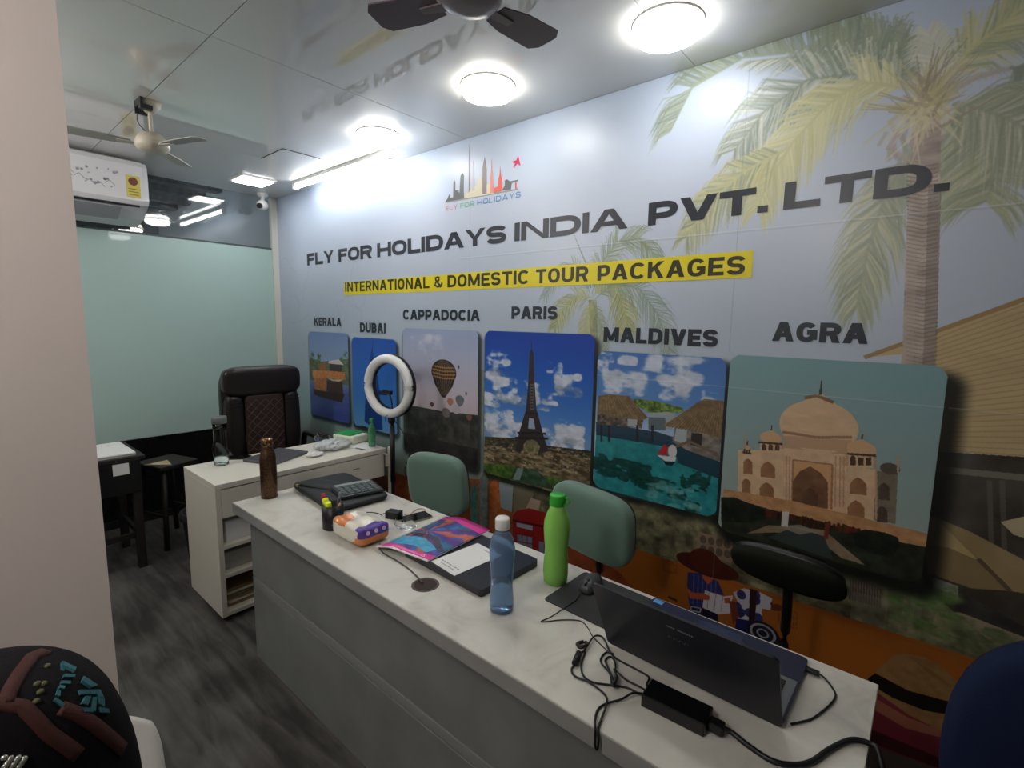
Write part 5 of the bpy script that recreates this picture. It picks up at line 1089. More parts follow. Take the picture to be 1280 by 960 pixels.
# patterned bag on the white chair
t = thing('patterned_bag', 'dark cloth bag with rust bands and teal woven pattern on the white chair', 'bag', (-0.93, -0.085, 0.469))
bagm = mat('dark navy cloth', hexc(19, 16, 19), 0.85, spec=0.2, bump=(160, 0.4)); rust = mat('rust braid', hexc(66, 30, 24), 0.75, bump=(300, 0.4)); teal = mat('teal weave', hexc(46, 100, 108), 0.75, bump=(300, 0.4)); oliv = mat('olive bead', hexc(88, 88, 56), 0.4); shin = mat('silver sequin', hexc(190, 190, 180), 0.25, metal=0.7)
BAG = {'rust':[[(-0.0177,0.1577,0.6392,-0.032,0.498,0.867),(-0.013,0.1536,0.6415,-0.016,0.47,0.882),(-0.0087,0.1497,0.6436,-0.007,0.444,0.896),(-0.0049,0.1458,0.6455,-0.002,0.419,0.908),(-0.0015,0.142,0.6472,-0.0,0.395,0.919),(0.0104,0.1377,0.6489,0.01,0.369,0.929),(0.0214,0.1336,0.6502,0.048,0.345,0.938),(0.0305,0.1297,0.6507,0.106,0.322,0.941),(0.0388,0.1259,0.6509,0.18,0.3,0.937),(0.0448,0.1233,0.6501,0.247,0.285,0.926),(0.0503,0.1207,0.6491,0.316,0.269,0.91),(0.0555,0.1182,0.6479,0.386,0.252,0.887),(0.0601,0.1158,0.6466,0.452,0.236,0.86),(0.0641,0.1141,0.6445,0.511,0.224,0.83),(0.0681,0.1124,0.6424,0.568,0.21,0.796),(0.0716,0.1108,0.6402,0.618,0.198,0.761),(0.0747,0.1092,0.6377,0.66,0.186,0.728)],[(0.0724,0.0975,0.6423,0.627,0.147,0.765),(0.0731,0.1004,0.6411,0.637,0.156,0.755),(0.0739,0.1033,0.6399,0.648,0.166,0.744),(0.0746,0.1062,0.6387,0.658,0.175,0.732),(0.075,0.1091,0.6373,0.664,0.186,0.724),(0.0765,0.1129,0.6348,0.685,0.197,0.701),(0.0781,0.1166,0.6324,0.705,0.209,0.678),(0.0792,0.1204,0.6296,0.721,0.222,0.657),(0.0804,0.1243,0.6269,0.736,0.235,0.635),(0.0834,0.1264,0.6231,0.769,0.235,0.595),(0.0855,0.1286,0.6187,0.793,0.238,0.561),(0.0877,0.1307,0.6144,0.815,0.24,0.527),(0.0899,0.1329,0.6101,0.835,0.242,0.494),(0.0924,0.1355,0.6045,0.856,0.244,0.456),(0.0944,0.1381,0.5987,0.872,0.247,0.422),(0.0966,0.1407,0.5928,0.887,0.249,0.389),(0.0983,0.1433,0.5867,0.899,0.252,0.359),(0.0996,0.1464,0.5815,0.905,0.259,0.336),(0.1004,0.1495,0.576,0.91,0.268,0.316),(0.1014,0.1526,0.5706,0.915,0.276,0.295),(0.1023,0.1558,0.565,0.918,0.284,0.276),(0.103,0.159,0.5592,0.92,0.294,0.258),(0.1036,0.1622,0.5534,0.922,0.303,0.241),(0.104,0.1655,0.5473,0.922,0.315,0.225),(0.1043,0.1688,0.5412,0.922,0.326,0.209)],[(0.0834,0.1581,0.6055,0.765,0.385,0.516),(0.0842,0.1622,0.6009,0.772,0.403,0.491),(0.0847,0.1664,0.5961,0.776,0.423,0.468),(0.0852,0.1706,0.5913,0.778,0.443,0.445),(0.0857,0.1749,0.5865,0.78,0.462,0.422),(0.0867,0.1787,0.5801,0.786,0.477,0.392),(0.0873,0.1827,0.5734,0.789,0.495,0.365),(0.0876,0.1867,0.5665,0.788,0.515,0.339),(0.088,0.1907,0.5595,0.786,0.534,0.313),(0.0884,0.1948,0.5516,0.783,0.552,0.286),(0.088,0.199,0.5432,0.774,0.576,0.262),(0.0878,0.2032,0.5347,0.764,0.6,0.237),(0.0869,0.2075,0.5256,0.747,0.629,0.215),(0.0862,0.2103,0.5194,0.734,0.649,0.2),(0.0855,0.2131,0.5132,0.721,0.668,0.186),(0.0845,0.2159,0.5067,0.704,0.69,0.172),(0.0831,0.2189,0.4999,0.682,0.714,0.158)]],'teal':[[(0.0188,0.1697,0.6314,0.036,0.582,0.813),(0.0302,0.1812,0.6213,0.101,0.663,0.742),(0.0383,0.1789,0.6218,0.172,0.645,0.745),(0.0294,0.1683,0.6315,0.097,0.572,0.815)],[(0.0192,0.1681,0.6324,0.038,0.571,0.82),(0.0199,0.1717,0.6298,0.04,0.596,0.802),(0.0748,0.1579,0.6165,0.661,0.423,0.619),(0.0731,0.1548,0.62,0.64,0.412,0.649)],[(0.0472,0.1668,0.6284,0.275,0.554,0.786),(0.0458,0.1777,0.6207,0.254,0.631,0.733),(0.0507,0.1763,0.6198,0.316,0.614,0.723),(0.0523,0.1654,0.6273,0.341,0.537,0.771)],[(0.0576,0.1624,0.6267,0.416,0.507,0.755),(0.0574,0.1715,0.6206,0.409,0.568,0.714),(0.0612,0.1702,0.6189,0.464,0.55,0.694),(0.0619,0.1613,0.6252,0.478,0.489,0.73)],[(0.0632,0.16,0.6247,0.498,0.478,0.724),(0.0641,0.1651,0.6209,0.509,0.507,0.696),(0.0677,0.1634,0.6194,0.562,0.483,0.671),(0.0669,0.1588,0.6231,0.552,0.458,0.697)],[(0.045,0.1865,0.6126,0.242,0.693,0.68),(0.0517,0.1995,0.5943,0.313,0.768,0.559),(0.0584,0.1916,0.6,0.41,0.7,0.584),(0.0539,0.1834,0.6117,0.355,0.657,0.665)],[(0.066,0.1783,0.6082,0.529,0.586,0.613),(0.0566,0.2007,0.5895,0.376,0.763,0.526),(0.0609,0.2015,0.5846,0.434,0.754,0.494),(0.0701,0.179,0.6035,0.587,0.573,0.573)],[(0.0704,0.1837,0.5981,0.587,0.601,0.542),(0.0686,0.1895,0.5936,0.555,0.646,0.524),(0.0776,0.1842,0.5888,0.679,0.565,0.468),(0.0783,0.1778,0.5949,0.695,0.523,0.494)],[(0.0693,0.1904,0.5917,0.563,0.648,0.512),(0.0671,0.1951,0.5876,0.528,0.689,0.497),(0.08,0.191,0.576,0.7,0.589,0.403),(0.0806,0.1866,0.5808,0.713,0.561,0.421)],[(0.0807,0.1782,0.5911,0.723,0.511,0.465),(0.0792,0.187,0.583,0.695,0.571,0.436),(0.0815,0.1885,0.5769,0.721,0.565,0.401),(0.0835,0.1786,0.586,0.753,0.497,0.431)],[(0.0667,0.1963,0.5866,0.52,0.698,0.493),(0.0644,0.2033,0.5786,0.478,0.75,0.457),(0.0723,0.2014,0.5715,0.588,0.699,0.407),(0.0726,0.196,0.5801,0.6,0.665,0.445)],[(0.0751,0.1954,0.577,0.635,0.646,0.424),(0.0713,0.2059,0.5648,0.568,0.73,0.38),(0.074,0.2063,0.5599,0.602,0.716,0.355),(0.0788,0.1959,0.5705,0.68,0.625,0.384)],[(0.0759,0.1537,0.6181,0.676,0.395,0.622),(0.0808,0.1617,0.6064,0.734,0.418,0.535),(0.0831,0.1592,0.6052,0.761,0.393,0.517),(0.0783,0.1521,0.6158,0.709,0.377,0.596)],[(0.0604,0.1955,0.5937,0.434,0.718,0.544),(0.06,0.2021,0.5844,0.42,0.761,0.494),(0.0639,0.203,0.5793,0.473,0.751,0.461),(0.0663,0.1975,0.5857,0.512,0.706,0.488)]],'bead':[(0.0279,0.154,0.6404,0.087,0.474,0.876),(0.0592,0.1403,0.6381,0.441,0.366,0.819),(0.0597,0.1463,0.6349,0.449,0.4,0.799),(0.0691,0.1418,0.6311,0.585,0.352,0.731),(0.0779,0.1364,0.6254,0.704,0.297,0.645)],'seq':[(0.1061,0.1019,0.5866,0.943,0.104,0.317),(0.1085,0.1034,0.5785,0.953,0.104,0.284),(0.1074,0.1062,0.5813,0.948,0.112,0.297),(0.1094,0.1077,0.5729,0.957,0.112,0.267),(0.1082,0.1105,0.5757,0.953,0.121,0.279),(0.107,0.1133,0.5785,0.948,0.13,0.292),(0.1092,0.1149,0.5701,0.957,0.13,0.261),(0.1084,0.1177,0.5731,0.952,0.139,0.271),(0.109,0.1016,0.5769,0.955,0.099,0.278),(0.1078,0.1043,0.5797,0.951,0.107,0.291),(0.1066,0.1071,0.5825,0.946,0.116,0.304),(0.1091,0.1086,0.5744,0.956,0.115,0.272),(0.1079,0.1114,0.5771,0.951,0.124,0.284),(0.11,0.113,0.5688,0.959,0.124,0.254),(0.1088,0.1158,0.5715,0.955,0.133,0.266),(0.1076,0.1186,0.5743,0.95,0.143,0.278)]}
body = obj('body', G().sell((0, 0, 0.33), (0.13, 0.25, 0.335), (0.62, 0.62), 64, 40), bagm, t)
def on_bag(pts, m_, name, w=None, parent=None):
    """pts: (x, y, z, nx, ny, nz) on the cloth; w: strip width, else a closed patch"""
    g = G(); P = [Vector(p[:3]) for p in pts]; N = [Vector(p[3:]) for p in pts]
    if w:
        L = [[], [], [], []]
        for i_, p in enumerate(P):
            d = (P[min(i_ + 1, len(P) - 1)] - P[max(i_ - 1, 0)]).normalized(); c = d.cross(N[i_]).normalized() * w / 2
            for q_, v in enumerate((p + c - N[i_] * .004, p + c * .8 + N[i_] * .003, p - c * .8 + N[i_] * .003, p - c - N[i_] * .004)): L[q_].append(g.b.verts.new(v))
        for i_ in range(len(P) - 1):
            for q_ in range(3): g.b.faces.new((L[q_][i_], L[q_][i_ + 1], L[q_ + 1][i_ + 1], L[q_ + 1][i_])).smooth = True
        g.b.faces.new([L[q_][0] for q_ in range(4)]); g.b.faces.new([L[q_][-1] for q_ in range(4)][::-1])
    else:
        lo = [g.b.verts.new(p - n_ * .002) for p, n_ in zip(P, N)]; hi = [g.b.verts.new(p + n_ * .004) for p, n_ in zip(P, N)]
        g.b.faces.new(hi); g.b.faces.new(lo[::-1])
        for i_ in range(len(P)): g.b.faces.new((lo[i_], lo[(i_ + 1) % len(P)], hi[(i_ + 1) % len(P)], hi[i_]))
    return obj(name, g, m_, parent or t)
for L_ in BAG['rust']: on_bag(L_, rust, 'braid_band', 0.019)
for L_ in BAG['teal']: on_bag(L_, teal, 'woven_patch')
for p in BAG['bead']: obj('bead', G().sell(p[:3], (0.004, 0.0045, 0.004), (1, 1), 10, 6), oliv, t)
for p in BAG['seq']: obj('sequin', G().sell(p[:3], (0.0035, 0.004, 0.0035), (1, 1), 8, 5), shin, t)
obj('handle', G().tube([(-0.05, -0.16, 0.62), (-0.06, -0.14, 0.70), (-0.06, -0.10, 0.72), (-0.06, -0.05, 0.70), (-0.05, -0.03, 0.63)], 0.010, 8, res=5), rust, t)
# --- reception desk, left to right
def bottle(name, label, loc, prof, m, capprof, capm, water=None, capname='cap', wallt=0.0016):
    t = thing(name, label, 'bottle', loc)
    full = list(prof) + [(max(r - wallt, 0.001), z + (0.003 if i == len(prof) - 1 else 0)) for i, (r, z) in list(enumerate(prof))[::-1]]
    inner = [(max(r - wallt, 0.001), max(z, 0.003)) for r, z in prof][::-1]
    obj('body', G().lathe([(0.001, 0.0)] + list(prof) + inner + [(0.001, 0.003)], cap=False, seg=40), m, t)
    obj(capname, G().lathe([(0.001, capprof[0][1])] + capprof + [(0.001, capprof[-1][1])], cap=False, seg=32), capm, t)
    if water: obj('water', G().lathe([(0.001, 0.0042)] + [(max(r - wallt - 0.0008, 0.002), z) for r, z in water] + [(0.001, water[-1][1])], cap=False, seg=32), MATS['water'], t)
    return t
mat('water', (0.93, 0.97, 1, 1), 0.0, trans=1.0, ior=1.33)
cop = mat('aged copper', hexc(96, 72, 54), 0.34, metal=0.85, noise=(120, 0.45, (1, 1, 1)), bump=(110, 0.6))
t = thing('copper_bottle', 'hammered copper bottle standing at the left corner of the reception desk', 'bottle', (-2.335, 0.988, DT))
obj('body', G().lathe([(0.001, 0), (0.033, 0.0), (0.036, 0.004), (0.0365, 0.16), (0.036, 0.19), (0.032, 0.215), (0.025, 0.232), (0.0225, 0.245), (0.0225, 0.255), (0.001, 0.255)], cap=False), cop, t)
obj('cap', G().lathe([(0.001, 0.2552), (0.0245, 0.2552), (0.0255, 0.258), (0.0255, 0.280), (0.023, 0.285), (0.001, 0.286)], cap=False), mat('polished copper', hexc(150, 112, 78), 0.22, metal=0.9), t)
# black laptop sleeve with the keypad on it
slv = mat('black nylon', hexc(26, 28, 30), 0.55, bump=(200, 0.4))
t = thing('laptop_sleeve', 'black zipped laptop sleeve lying on the far end of the reception desk', 'bag', (-2.135, 1.235, DT), -0.09)
g = G().sell((0, 0, 0.018), (0.235, 0.145, 0.018), (0.5, 0.22), 60, 12)
obj('body', g, slv, t)
obj('flap', G().sell((-0.05, 0.0, 0.036), (0.16, 0.055, 0.011), (0.7, 0.5), 40, 10, Matrix.Rotation(0.5, 4, 'Z')), slv, t)
obj('zip', G().tube([(-0.225, -0.12, 0.026), (-0.1, -0.143, 0.029), (0.1, -0.143, 0.028), (0.225, -0.12, 0.024)], 0.003, 5, res=4), black, t)
obj('zip_puller', G().box(-0.165, -0.150, -0.146, -0.136, 0.028, 0.040, 0.002), mat('brass', hexc(190, 170, 110), 0.3, metal=0.8), t)
obj('printed_mark', G().box(-0.02, 0.09, 0.085, 0.098, 0.0365, 0.0372), mat('grey mark', hexc(120, 122, 124), 0.5), t)
t = thing('desk_calculator', 'dark calculator with silver top and rows of keys on the black sleeve', 'calculator', (-2.03, 1.262, DT + 0.0372), -0.22, rot=(0.0, 0.03, -0.22))
obj('body', G().box(-0.075, 0.09, -0.10, 0.10, 0, 0.016, 0.005), mat('dark grey plastic', hexc(42, 46, 48), 0.35), t)
obj('display', G().box(-0.068, -0.040, -0.085, 0.085, 0.0161, 0.0185, 0.001), mat('silver plastic', hexc(142, 152, 148), 0.3, metal=0.2), t)
km = mat('grey key', hexc(92, 102, 100), 0.4)
kme = None
for i in range(5):
    for j in range(6):
        if kme is None: ko = obj('key', G().box(-0.008, 0.008, -0.010, 0.010, 0, 0.004, 0.001, 1), km, t); kme = ko.data
        else: ko = bpy.data.objects.new('key', kme); S.collection.objects.link(ko); ko.parent = t
        ko.location = (-0.022 + i * 0.0225, -0.075 + j * 0.030, 0.0161)
# pen cup and what stands in it
px, py = -1.800, 1.008
t = thing('pen_cup', 'black pen cup standing beside the tissue packet', 'cup', (px, py, DT))
obj('body', G().lathe([(0.001, 0), (0.039, 0), (0.041, 0.003), (0.043, 0.100), (0.040, 0.100), (0.038, 0.004), (0.001, 0.004)], cap=False), black, t)
def pen(name, label, dx, dy, tip, r_, m_, cat_='pen', capm=None, h=None):
    a = Vector((px + dx * 0.5, py + dy * 0.5, DT + 0.0065)); b_ = Vector((px + tip[0], py + tip[1], DT + tip[2]))
    t_ = thing(name, label, cat_, tuple(a)); d = b_ - a; M_ = d.to_track_quat('Z', 'Y').to_matrix().to_4x4(); L = d.length
    obj('barrel', G().cyl((0, 0, 0), (0, 0, L * 0.72), r_, seg=12).xf(M_), m_, t_)
    obj('cap', G().cyl((0, 0, L * 0.72), (0, 0, L), r_ * 1.18, r_ * 1.0, seg=12).xf(M_), capm or m_, t_)
redm = mat('red plastic', hexc(170, 30, 34), 0.35); yelm = mat('fluorescent yellow plastic', hexc(214, 232, 30), 0.35); blum = mat('dark blue plastic', hexc(34, 40, 84), 0.35)
pen('red_pen', 'red capped pen at the left of the black pen cup', -0.028, -0.016, (-0.033, -0.022, 0.140), 0.008, redm)
pen('highlighter', 'upright yellow highlighter in the black pen cup next to the red pen', -0.014, -0.018, (-0.012, -0.024, 0.125), 0.0115, yelm, 'marker')
pen('highlighter', 'leaning yellow highlighter at the middle of the black pen cup', 0.006, -0.024, (0.012, -0.026, 0.116), 0.0115, yelm, 'marker')
pen('blue_pen', 'dark blue pen leaning out of the black pen cup', 0.004, 0.016, (0.022, 0.022, 0.148), 0.005, blum, capm=mat('grey plastic', hexc(110, 114, 122), 0.4))
pen('black_pen', 'slim black pen behind the blue pen in the pen cup', -0.006, 0.018, (0.004, 0.030, 0.142), 0.0035, black)
pen('pencil', 'short wooden pencil at the right rim of the pen cup', 0.018, -0.002, (0.036, 0.012, 0.108), 0.0035, mat('orange wood', hexc(196, 140, 80), 0.5), 'pencil')
# tissue packet
wtis = mat('white tissue in film', hexc(218, 212, 196), 0.25, coat=0.4, bump=(30, 0.4)); orp = mat('orange print', hexc(216, 128, 62), 0.25, coat=0.4); pup = mat('purple print', hexc(84, 56, 150), 0.25, coat=0.4)
t = thing('tissue_packet', 'white packet of tissues with orange and purple print beside the pen cup', 'tissues', (-1.637, 1.032, DT), 0.0)
g = G().sell((0, 0, 0.040), (0.104, 0.070, 0.036), (0.42, 0.30), 72, 36)
for v in g.b.verts:
    v.co.z += 0.004 * math.sin(v.co.x * 70 + 1) * (v.co.z > 0.05) + 0.003 * math.sin(v.co.y * 90) * (v.co.z > 0.05)
o = obj('packet', g, wtis, t); o.data.materials.append(orp); o.data.materials.append(pup)
for f in o.data.polygons:
    c = f.center; k = 0
    if c.x > 0.085: k = 2 if 0.046 < c.z < 0.072 else 1
    if c.z > 0.066 and c.x > 0.062: k = 2
    if c.z > 0.062 and -0.085 < c.x < -0.005 and c.y < 0.0 + (c.x + 0.06) * -0.4: k = 1
    if 0.03 < c.x <= 0.085 and c.y < -0.045 and c.z < 0.055 and c.x > 0.088 - (0.055 - c.z): k = 1
    f.material_index = k
for y in (-0.035, 0.0, 0.035): obj('printed_dot', G().cyl((0.1025, y, 0.058), (0.1055, y, 0.058), 0.008, seg=14), mat('pale dot', hexc(226, 190, 200), 0.4), t)
film = glassm('clear film', (0.95, 0.96, 0.97, 1), 0.12, 1.0, 1.15)
def crumple(name, label, loc, r, seed, m_, cat_='wrapper', n_=3, amp=0.35):
    g = G(); bmesh.ops.create_icosphere(g.b, subdivisions=n_, radius=1.0); rs = np.random.RandomState(seed); dirs = rs.randn(26, 3); dirs /= np.linalg.norm(dirs, axis=1)[:, None]
    for v in g.b.verts:
        d = max(0, max(float(np.dot(dirs[k], v.co)) for k in range(26))); s_ = 1 - amp + amp * (2.2 * (d - 0.72) + 0.4 * abs(math.sin(7 * v.co.x + 5 * v.co.y)))
        v.co = Vector((v.co.x * r[0] * s_, v.co.y * r[1] * s_, max(0.0005, (v.co.z + 0.92) * r[2] * s_ * 0.6)))
    o = obj(name, g, m_, loc=loc); return tag(o, label, cat_)
obj('film_fold', G().sell((0, 0, 0), (0.016, 0.06, 0.012), (1, .6), 20, 10, Matrix.Translation((-0.108, 0, 0.03)) @ Matrix.Rotation(0.5, 4, 'Y')), film, t)
crumple('plastic_wrapper', 'crumpled clear plastic wrapper between the tissue packet and the phone', (-1.575, 1.20, DT + 0.001), (0.055, 0.04, 0.03), 3, film)
# charger, phone, cables
t = thing('phone_charger', 'small black charger block behind the tissue packet', 'charger', (-1.70, 1.235, DT), 0.35)
obj('body', G().box(-0.032, 0.032, -0.022, 0.022, 0, 0.032, 0.004), black, t)
obj('pin', G().cyl((-0.032, -0.008, 0.016), (-0.048, -0.008, 0.016), 0.002, seg=8), mat('steel', hexc(170, 170, 170), 0.25, metal=1), t); obj('pin', G().cyl((-0.032, 0.008, 0.016), (-0.048, 0.008, 0.016), 0.002, seg=8), MATS['steel'], t)
t = thing('smartphone', 'black smartphone with pale edge lying near the magazine', 'phone', (-1.628, 1.285, DT), 1.38)
obj('case', G().prism(rrect(-0.072, 0.072, -0.038, 0.038, 0.010), 0.0, 0.0075), mat('pale phone edge', hexc(136, 140, 120), 0.3, metal=0.3), t)
obj('screen', G().prism(rrect(-0.070, 0.070, -0.0365, 0.0365, 0.009), 0.0076, 0.0086), mat('black screen', hexc(12, 13, 14), 0.08), t)
def cable(name, label, pts, r_, m_, cat_='cable', res=6, z=None, seg=7):
    P = [(p[0], p[1], p[2] if len(p) > 2 else (z if z else DT + r_ + 0.0006)) for p in pts]
    c0 = Vector(P[0]); return tag(obj(name, G().tube([Vector(p) - c0 for p in P], r_, seg, res=res), m_, loc=tuple(c0)), label, cat_)
cable('charging_cable', 'thin red and white cable between the charger and the desk edge', [(-1.665, 1.262, .768), (-1.668, 1.29), (-1.69, 1.33), (-1.70, 1.365), (-1.68, 1.385), (-1.665, 1.378), (-1.655, 1.364, .7545)], 0.0016, mat('pale red cable', hexc(176, 120, 110), 0.4))
cable('charging_cable', 'thin black cable curling from the sleeve to the charger', [(-1.86, 1.135), (-1.845, 1.17), (-1.82, 1.20), (-1.78, 1.215), (-1.755, 1.212)], 0.0018, black)
cable('grommet_cable', 'grey cable running from under the magazine into the desk grommet', [(-1.53, 1.045), (-1.50, 1.022), (-1.448, 1.008), (-1.373, 1.006), (-1.30, 0.999), (-1.235, 0.985), (-1.20, 0.972, .7565), (-1.185, 0.970, .7545)], 0.0024, mat('dark grey cable', hexc(64, 62, 60), 0.5))
# closed laptop, magazine, card
t = thing('closed_laptop', 'closed black laptop under the magazine and the white card', 'laptop', (-1.185, 1.182, DT), -0.03)
obj('base', G().prism(rrect(-0.20, 0.20, -0.140, 0.140, 0.012), 0.003, 0.017), mat('laptop black', hexc(30, 31, 36), 0.35), t)
obj('lid', G().prism(rrect(-0.20, 0.20, -0.140, 0.140, 0.012), 0.0175, 0.026), mat('laptop lid black', hexc(34, 35, 42), 0.3), t)
for sx in (-1, 1):
    for sy in (-1, 1): obj('foot', G().cyl((sx * 0.17, sy * 0.11, 0.0), (sx * 0.17, sy * 0.11, 0.003), 0.008, seg=10), blackr, t)
mg = Canvas(0, 0.30, 0, 0.40, 1400, C8(60, 90, 170))
yy = (np.arange(mg.h) + .5)[:, None] / mg.h * 0.40; xx = (np.arange(mg.w) + .5)[None] / mg.w * 0.30
cx_, cy_ = 0.10, 0.20; an = np.arctan2(yy - cy_, xx - cx_); rd = np.hypot(yy - cy_, xx - cx_)
nn = fbm(mg.h, mg.w, 60, 4, 3); wv = 0.5 + 0.5 * np.sin(an * 9 + nn * 2.0 + rd * 6); w2 = 0.5 + 0.5 * np.sin(an * 5 - nn * 2.5 + 1.2)
colA = np.array(C8(52, 96, 176)); colB = np.array(C8(196, 96, 72)); colC = np.array(C8(96, 60, 140)); colD = np.array(C8(60, 140, 130))
base = colA * (1 - wv[..., None]) + colC * wv[..., None]; base = base * (1 - sm(.78, 1.0, w2)[..., None]) + colB * sm(.78, 1.0, w2)[..., None]
base = base * (1 - 0.5 * sm(.85, 1.0, 1 - w2)[..., None]) + 0.5 * colD * sm(.85, 1.0, 1 - w2)[..., None]; mg.a[:] = base * (0.72 + 0.5 * nn[..., None])
mg.poly([(0.0, 0.035), (0.06, 0.03), (0.16, 0.07), (0.24, 0.05), (0.26, 0.10), (0.15, 0.14), (0.05, 0.12), (0.0, 0.16)], C8(72, 176, 216), 0.9, tex=(0.02, 0.1, (1, 1, 1)))
mg.poly([(0.0, 0.17), (0.08, 0.135), (0.17, 0.15), (0.28, 0.08), (0.30, 0.10), (0.18, 0.185), (0.07, 0.165), (0.0, 0.2)], C8(70, 54, 60), 0.8, tex=(0.02, 0.1, (1, 1, 1)))
pk = C8(214, 48, 146)
mg.poly([(0, 0.36), (0.30, 0.335), (0.30, 0.40), (0, 0.40)], pk); mg.poly([(0, 0), (0.30, 0), (0.30, 0.050), (0.16, 0.030), (0.05, 0.045), (0, 0.03)], pk)
mg.poly([(0, 0), (0.016, 0), (0.016, 0.40), (0, 0.40)], C8(216, 214, 210)); mg.poly([(0, 0), (0.30, 0), (0.30, 0.008), (0, 0.008)], C8(220, 214, 216))
mg.line([(0.245, 0.018), (0.262, 0.018), (0.253, 0.034), (0.245, 0.018)], 0.002, C8(240, 220, 235))
mgm = print_mat('magazine print', mg.image('magazine cover'), 0.18, 0.5, 0.3)
t = thing('magazine', 'glossy magazine with pink edges and blue burst cover lying over the closed laptop', 'magazine', (0, 0, 0))
MG = [(-1.500, 1.005), (-1.245, 1.040), (-1.262, 1.368), (-1.545, 1.385)]
def mgp(u, v, dz=0):
    a = Vector(MG[0]).lerp(Vector(MG[1]), u); b_ = Vector(MG[3]).lerp(Vector(MG[2]), u); p = a.lerp(b_, v)
    zt = DT + 0.027 + 0.004; z = zt if p.x > -1.385 else DT + 0.004 + (zt - DT - 0.004) * sm(-1.54, -1.385, p.x) + 0.006 * math.sin(max(0, (p.x + 1.54)) / 0.155 * math.pi)
    if p.y < 1.04: z = max(z - 0.0, DT + 0.004)
    return Vector((p.x, p.y, float(z) + dz))
def sheetg(dz, th, n1=24, n2=14, inset=0.0):
    g = G(); top = [[g.b.verts.new(mgp(inset + (1 - 2 * inset) * i / n1, inset + (1 - 2 * inset) * j / n2, dz + th)) for i in range(n1 + 1)] for j in range(n2 + 1)]
    bot = [[g.b.verts.new(mgp(inset + (1 - 2 * inset) * i / n1, inset + (1 - 2 * inset) * j / n2, dz)) for i in range(n1 + 1)] for j in range(n2 + 1)]
    for j in range(n2):
        for i in range(n1):
            g.b.faces.new((top[j][i], top[j][i + 1], top[j + 1][i + 1], top[j + 1][i])).smooth = True; g.b.faces.new((bot[j][i], bot[j + 1][i], bot[j + 1][i + 1], bot[j][i + 1]))
    for j in range(n2):
        for i in (0, n1): g.b.faces.new((top[j][i], top[j + 1][i], bot[j + 1][i], bot[j][i]))
    for i in range(n1):
        for j in (0, n2): g.b.faces.new((top[j][i], top[j][i + 1], bot[j][i + 1], bot[j][i]))
    return g
obj('pages', sheetg(-0.0015, 0.0032), pap, t)
o = obj('cover', sheetg(0.0018, 0.0006), mgm, t)
# the cover grid maps straight to the print
uvl = o.data.uv_layers.new(name='UVMap')
def inv_uv(p):
    v = min(1, max(0, (p.y - 1.02) / 0.355)); u = min(1, max(0, (p.x - (MG[0][0] + (MG[3][0] - MG[0][0]) * v)) / ((MG[1][0] + (MG[2][0] - MG[1][0]) * v) - (MG[0][0] + (MG[3][0] - MG[0][0]) * v))))
    y0 = MG[0][1] + (MG[1][1] - MG[0][1]) * u; y1 = MG[3][1] + (MG[2][1] - MG[3][1]) * u
    return u, min(1, max(0, (p.y - y0) / (y1 - y0)))
for l in o.data.loops: uvl.data[l.index].uv = inv_uv(o.data.vertices[l.vertex_index].co)
t = thing('payment_card_sheet', 'white printed card lying on the closed laptop beside the magazine', 'card', (-1.168, 1.150, DT + 0.0268), -0.10)
obj('sheet', G().box(-0.066, 0.066, -0.104, 0.104, 0, 0.0012), pap, t)
for (x, y, w) in ((0, -0.070, .05), (0, -0.084, .034), (0.01, 0.085, .02)):
    g = G()
    for k in range(7): g.box(x - w + k * w * 2 / 7, x - w + (k + .72) * w * 2 / 7, y - 0.0022, y + 0.0022, 0.0013, 0.0016)
    obj('print_line', g, mat('grey ink', hexc(140, 138, 136), 0.6), t)
# bottles
blp = glassm('blue plastic', (0.46, 0.62, 0.80, 1), 0.10, 0.85, 1.2)
bottle('water_bottle', 'blue translucent water bottle with white cap on the reception desk', (-0.905, 1.035, DT),
       [(0.030, 0.0), (0.035, 0.004), (0.0365, 0.02), (0.0355, 0.045), (0.0330, 0.075), (0.0325, 0.10), (0.0345, 0.135), (0.0375, 0.17), (0.0375, 0.195), (0.034, 0.218), (0.026, 0.234), (0.020, 0.242), (0.0185, 0.250)], blp,
       [(0.0205, 0.2505), (0.0215, 0.253), (0.0215, 0.280), (0.019, 0.2845)], mat('white cap', hexc(222, 222, 216), 0.35), [(0.030, 0.0042), (0.035, 0.008), (0.0365, 0.02), (0.0355, 0.045), (0.0330, 0.075), (0.0325, 0.088)])
grp = mat('lime green plastic', hexc(150, 214, 104), 0.25, trans=0.2, ior=1.2)
b_ = bottle('water_bottle', 'lime green plastic bottle with bright green cap in front of the green chair', (-0.878, 1.272, DT),
       [(0.032, 0.0), (0.038, 0.005), (0.041, 0.03), (0.0405, 0.06), (0.0375, 0.10), (0.0370, 0.12), (0.0405, 0.155), (0.0425, 0.185), (0.0405, 0.212), (0.033, 0.236), (0.026, 0.250), (0.024, 0.262)], grp,
       [(0.0245, 0.2625), (0.0265, 0.265), (0.0265, 0.295), (0.024, 0.299)], mat('bright green cap', hexc(44, 166, 46), 0.35), [(0.032, 0.0042), (0.038, 0.008), (0.041, 0.03), (0.0405, 0.06)])
obj('cap_loop', G().tube([(0.024, 0, 0.268), (0.036, 0.008, 0.272), (0.038, 0.010, 0.286), (0.026, 0.004, 0.292)], 0.004, 8, res=4), MATS['bright green cap'], b_)
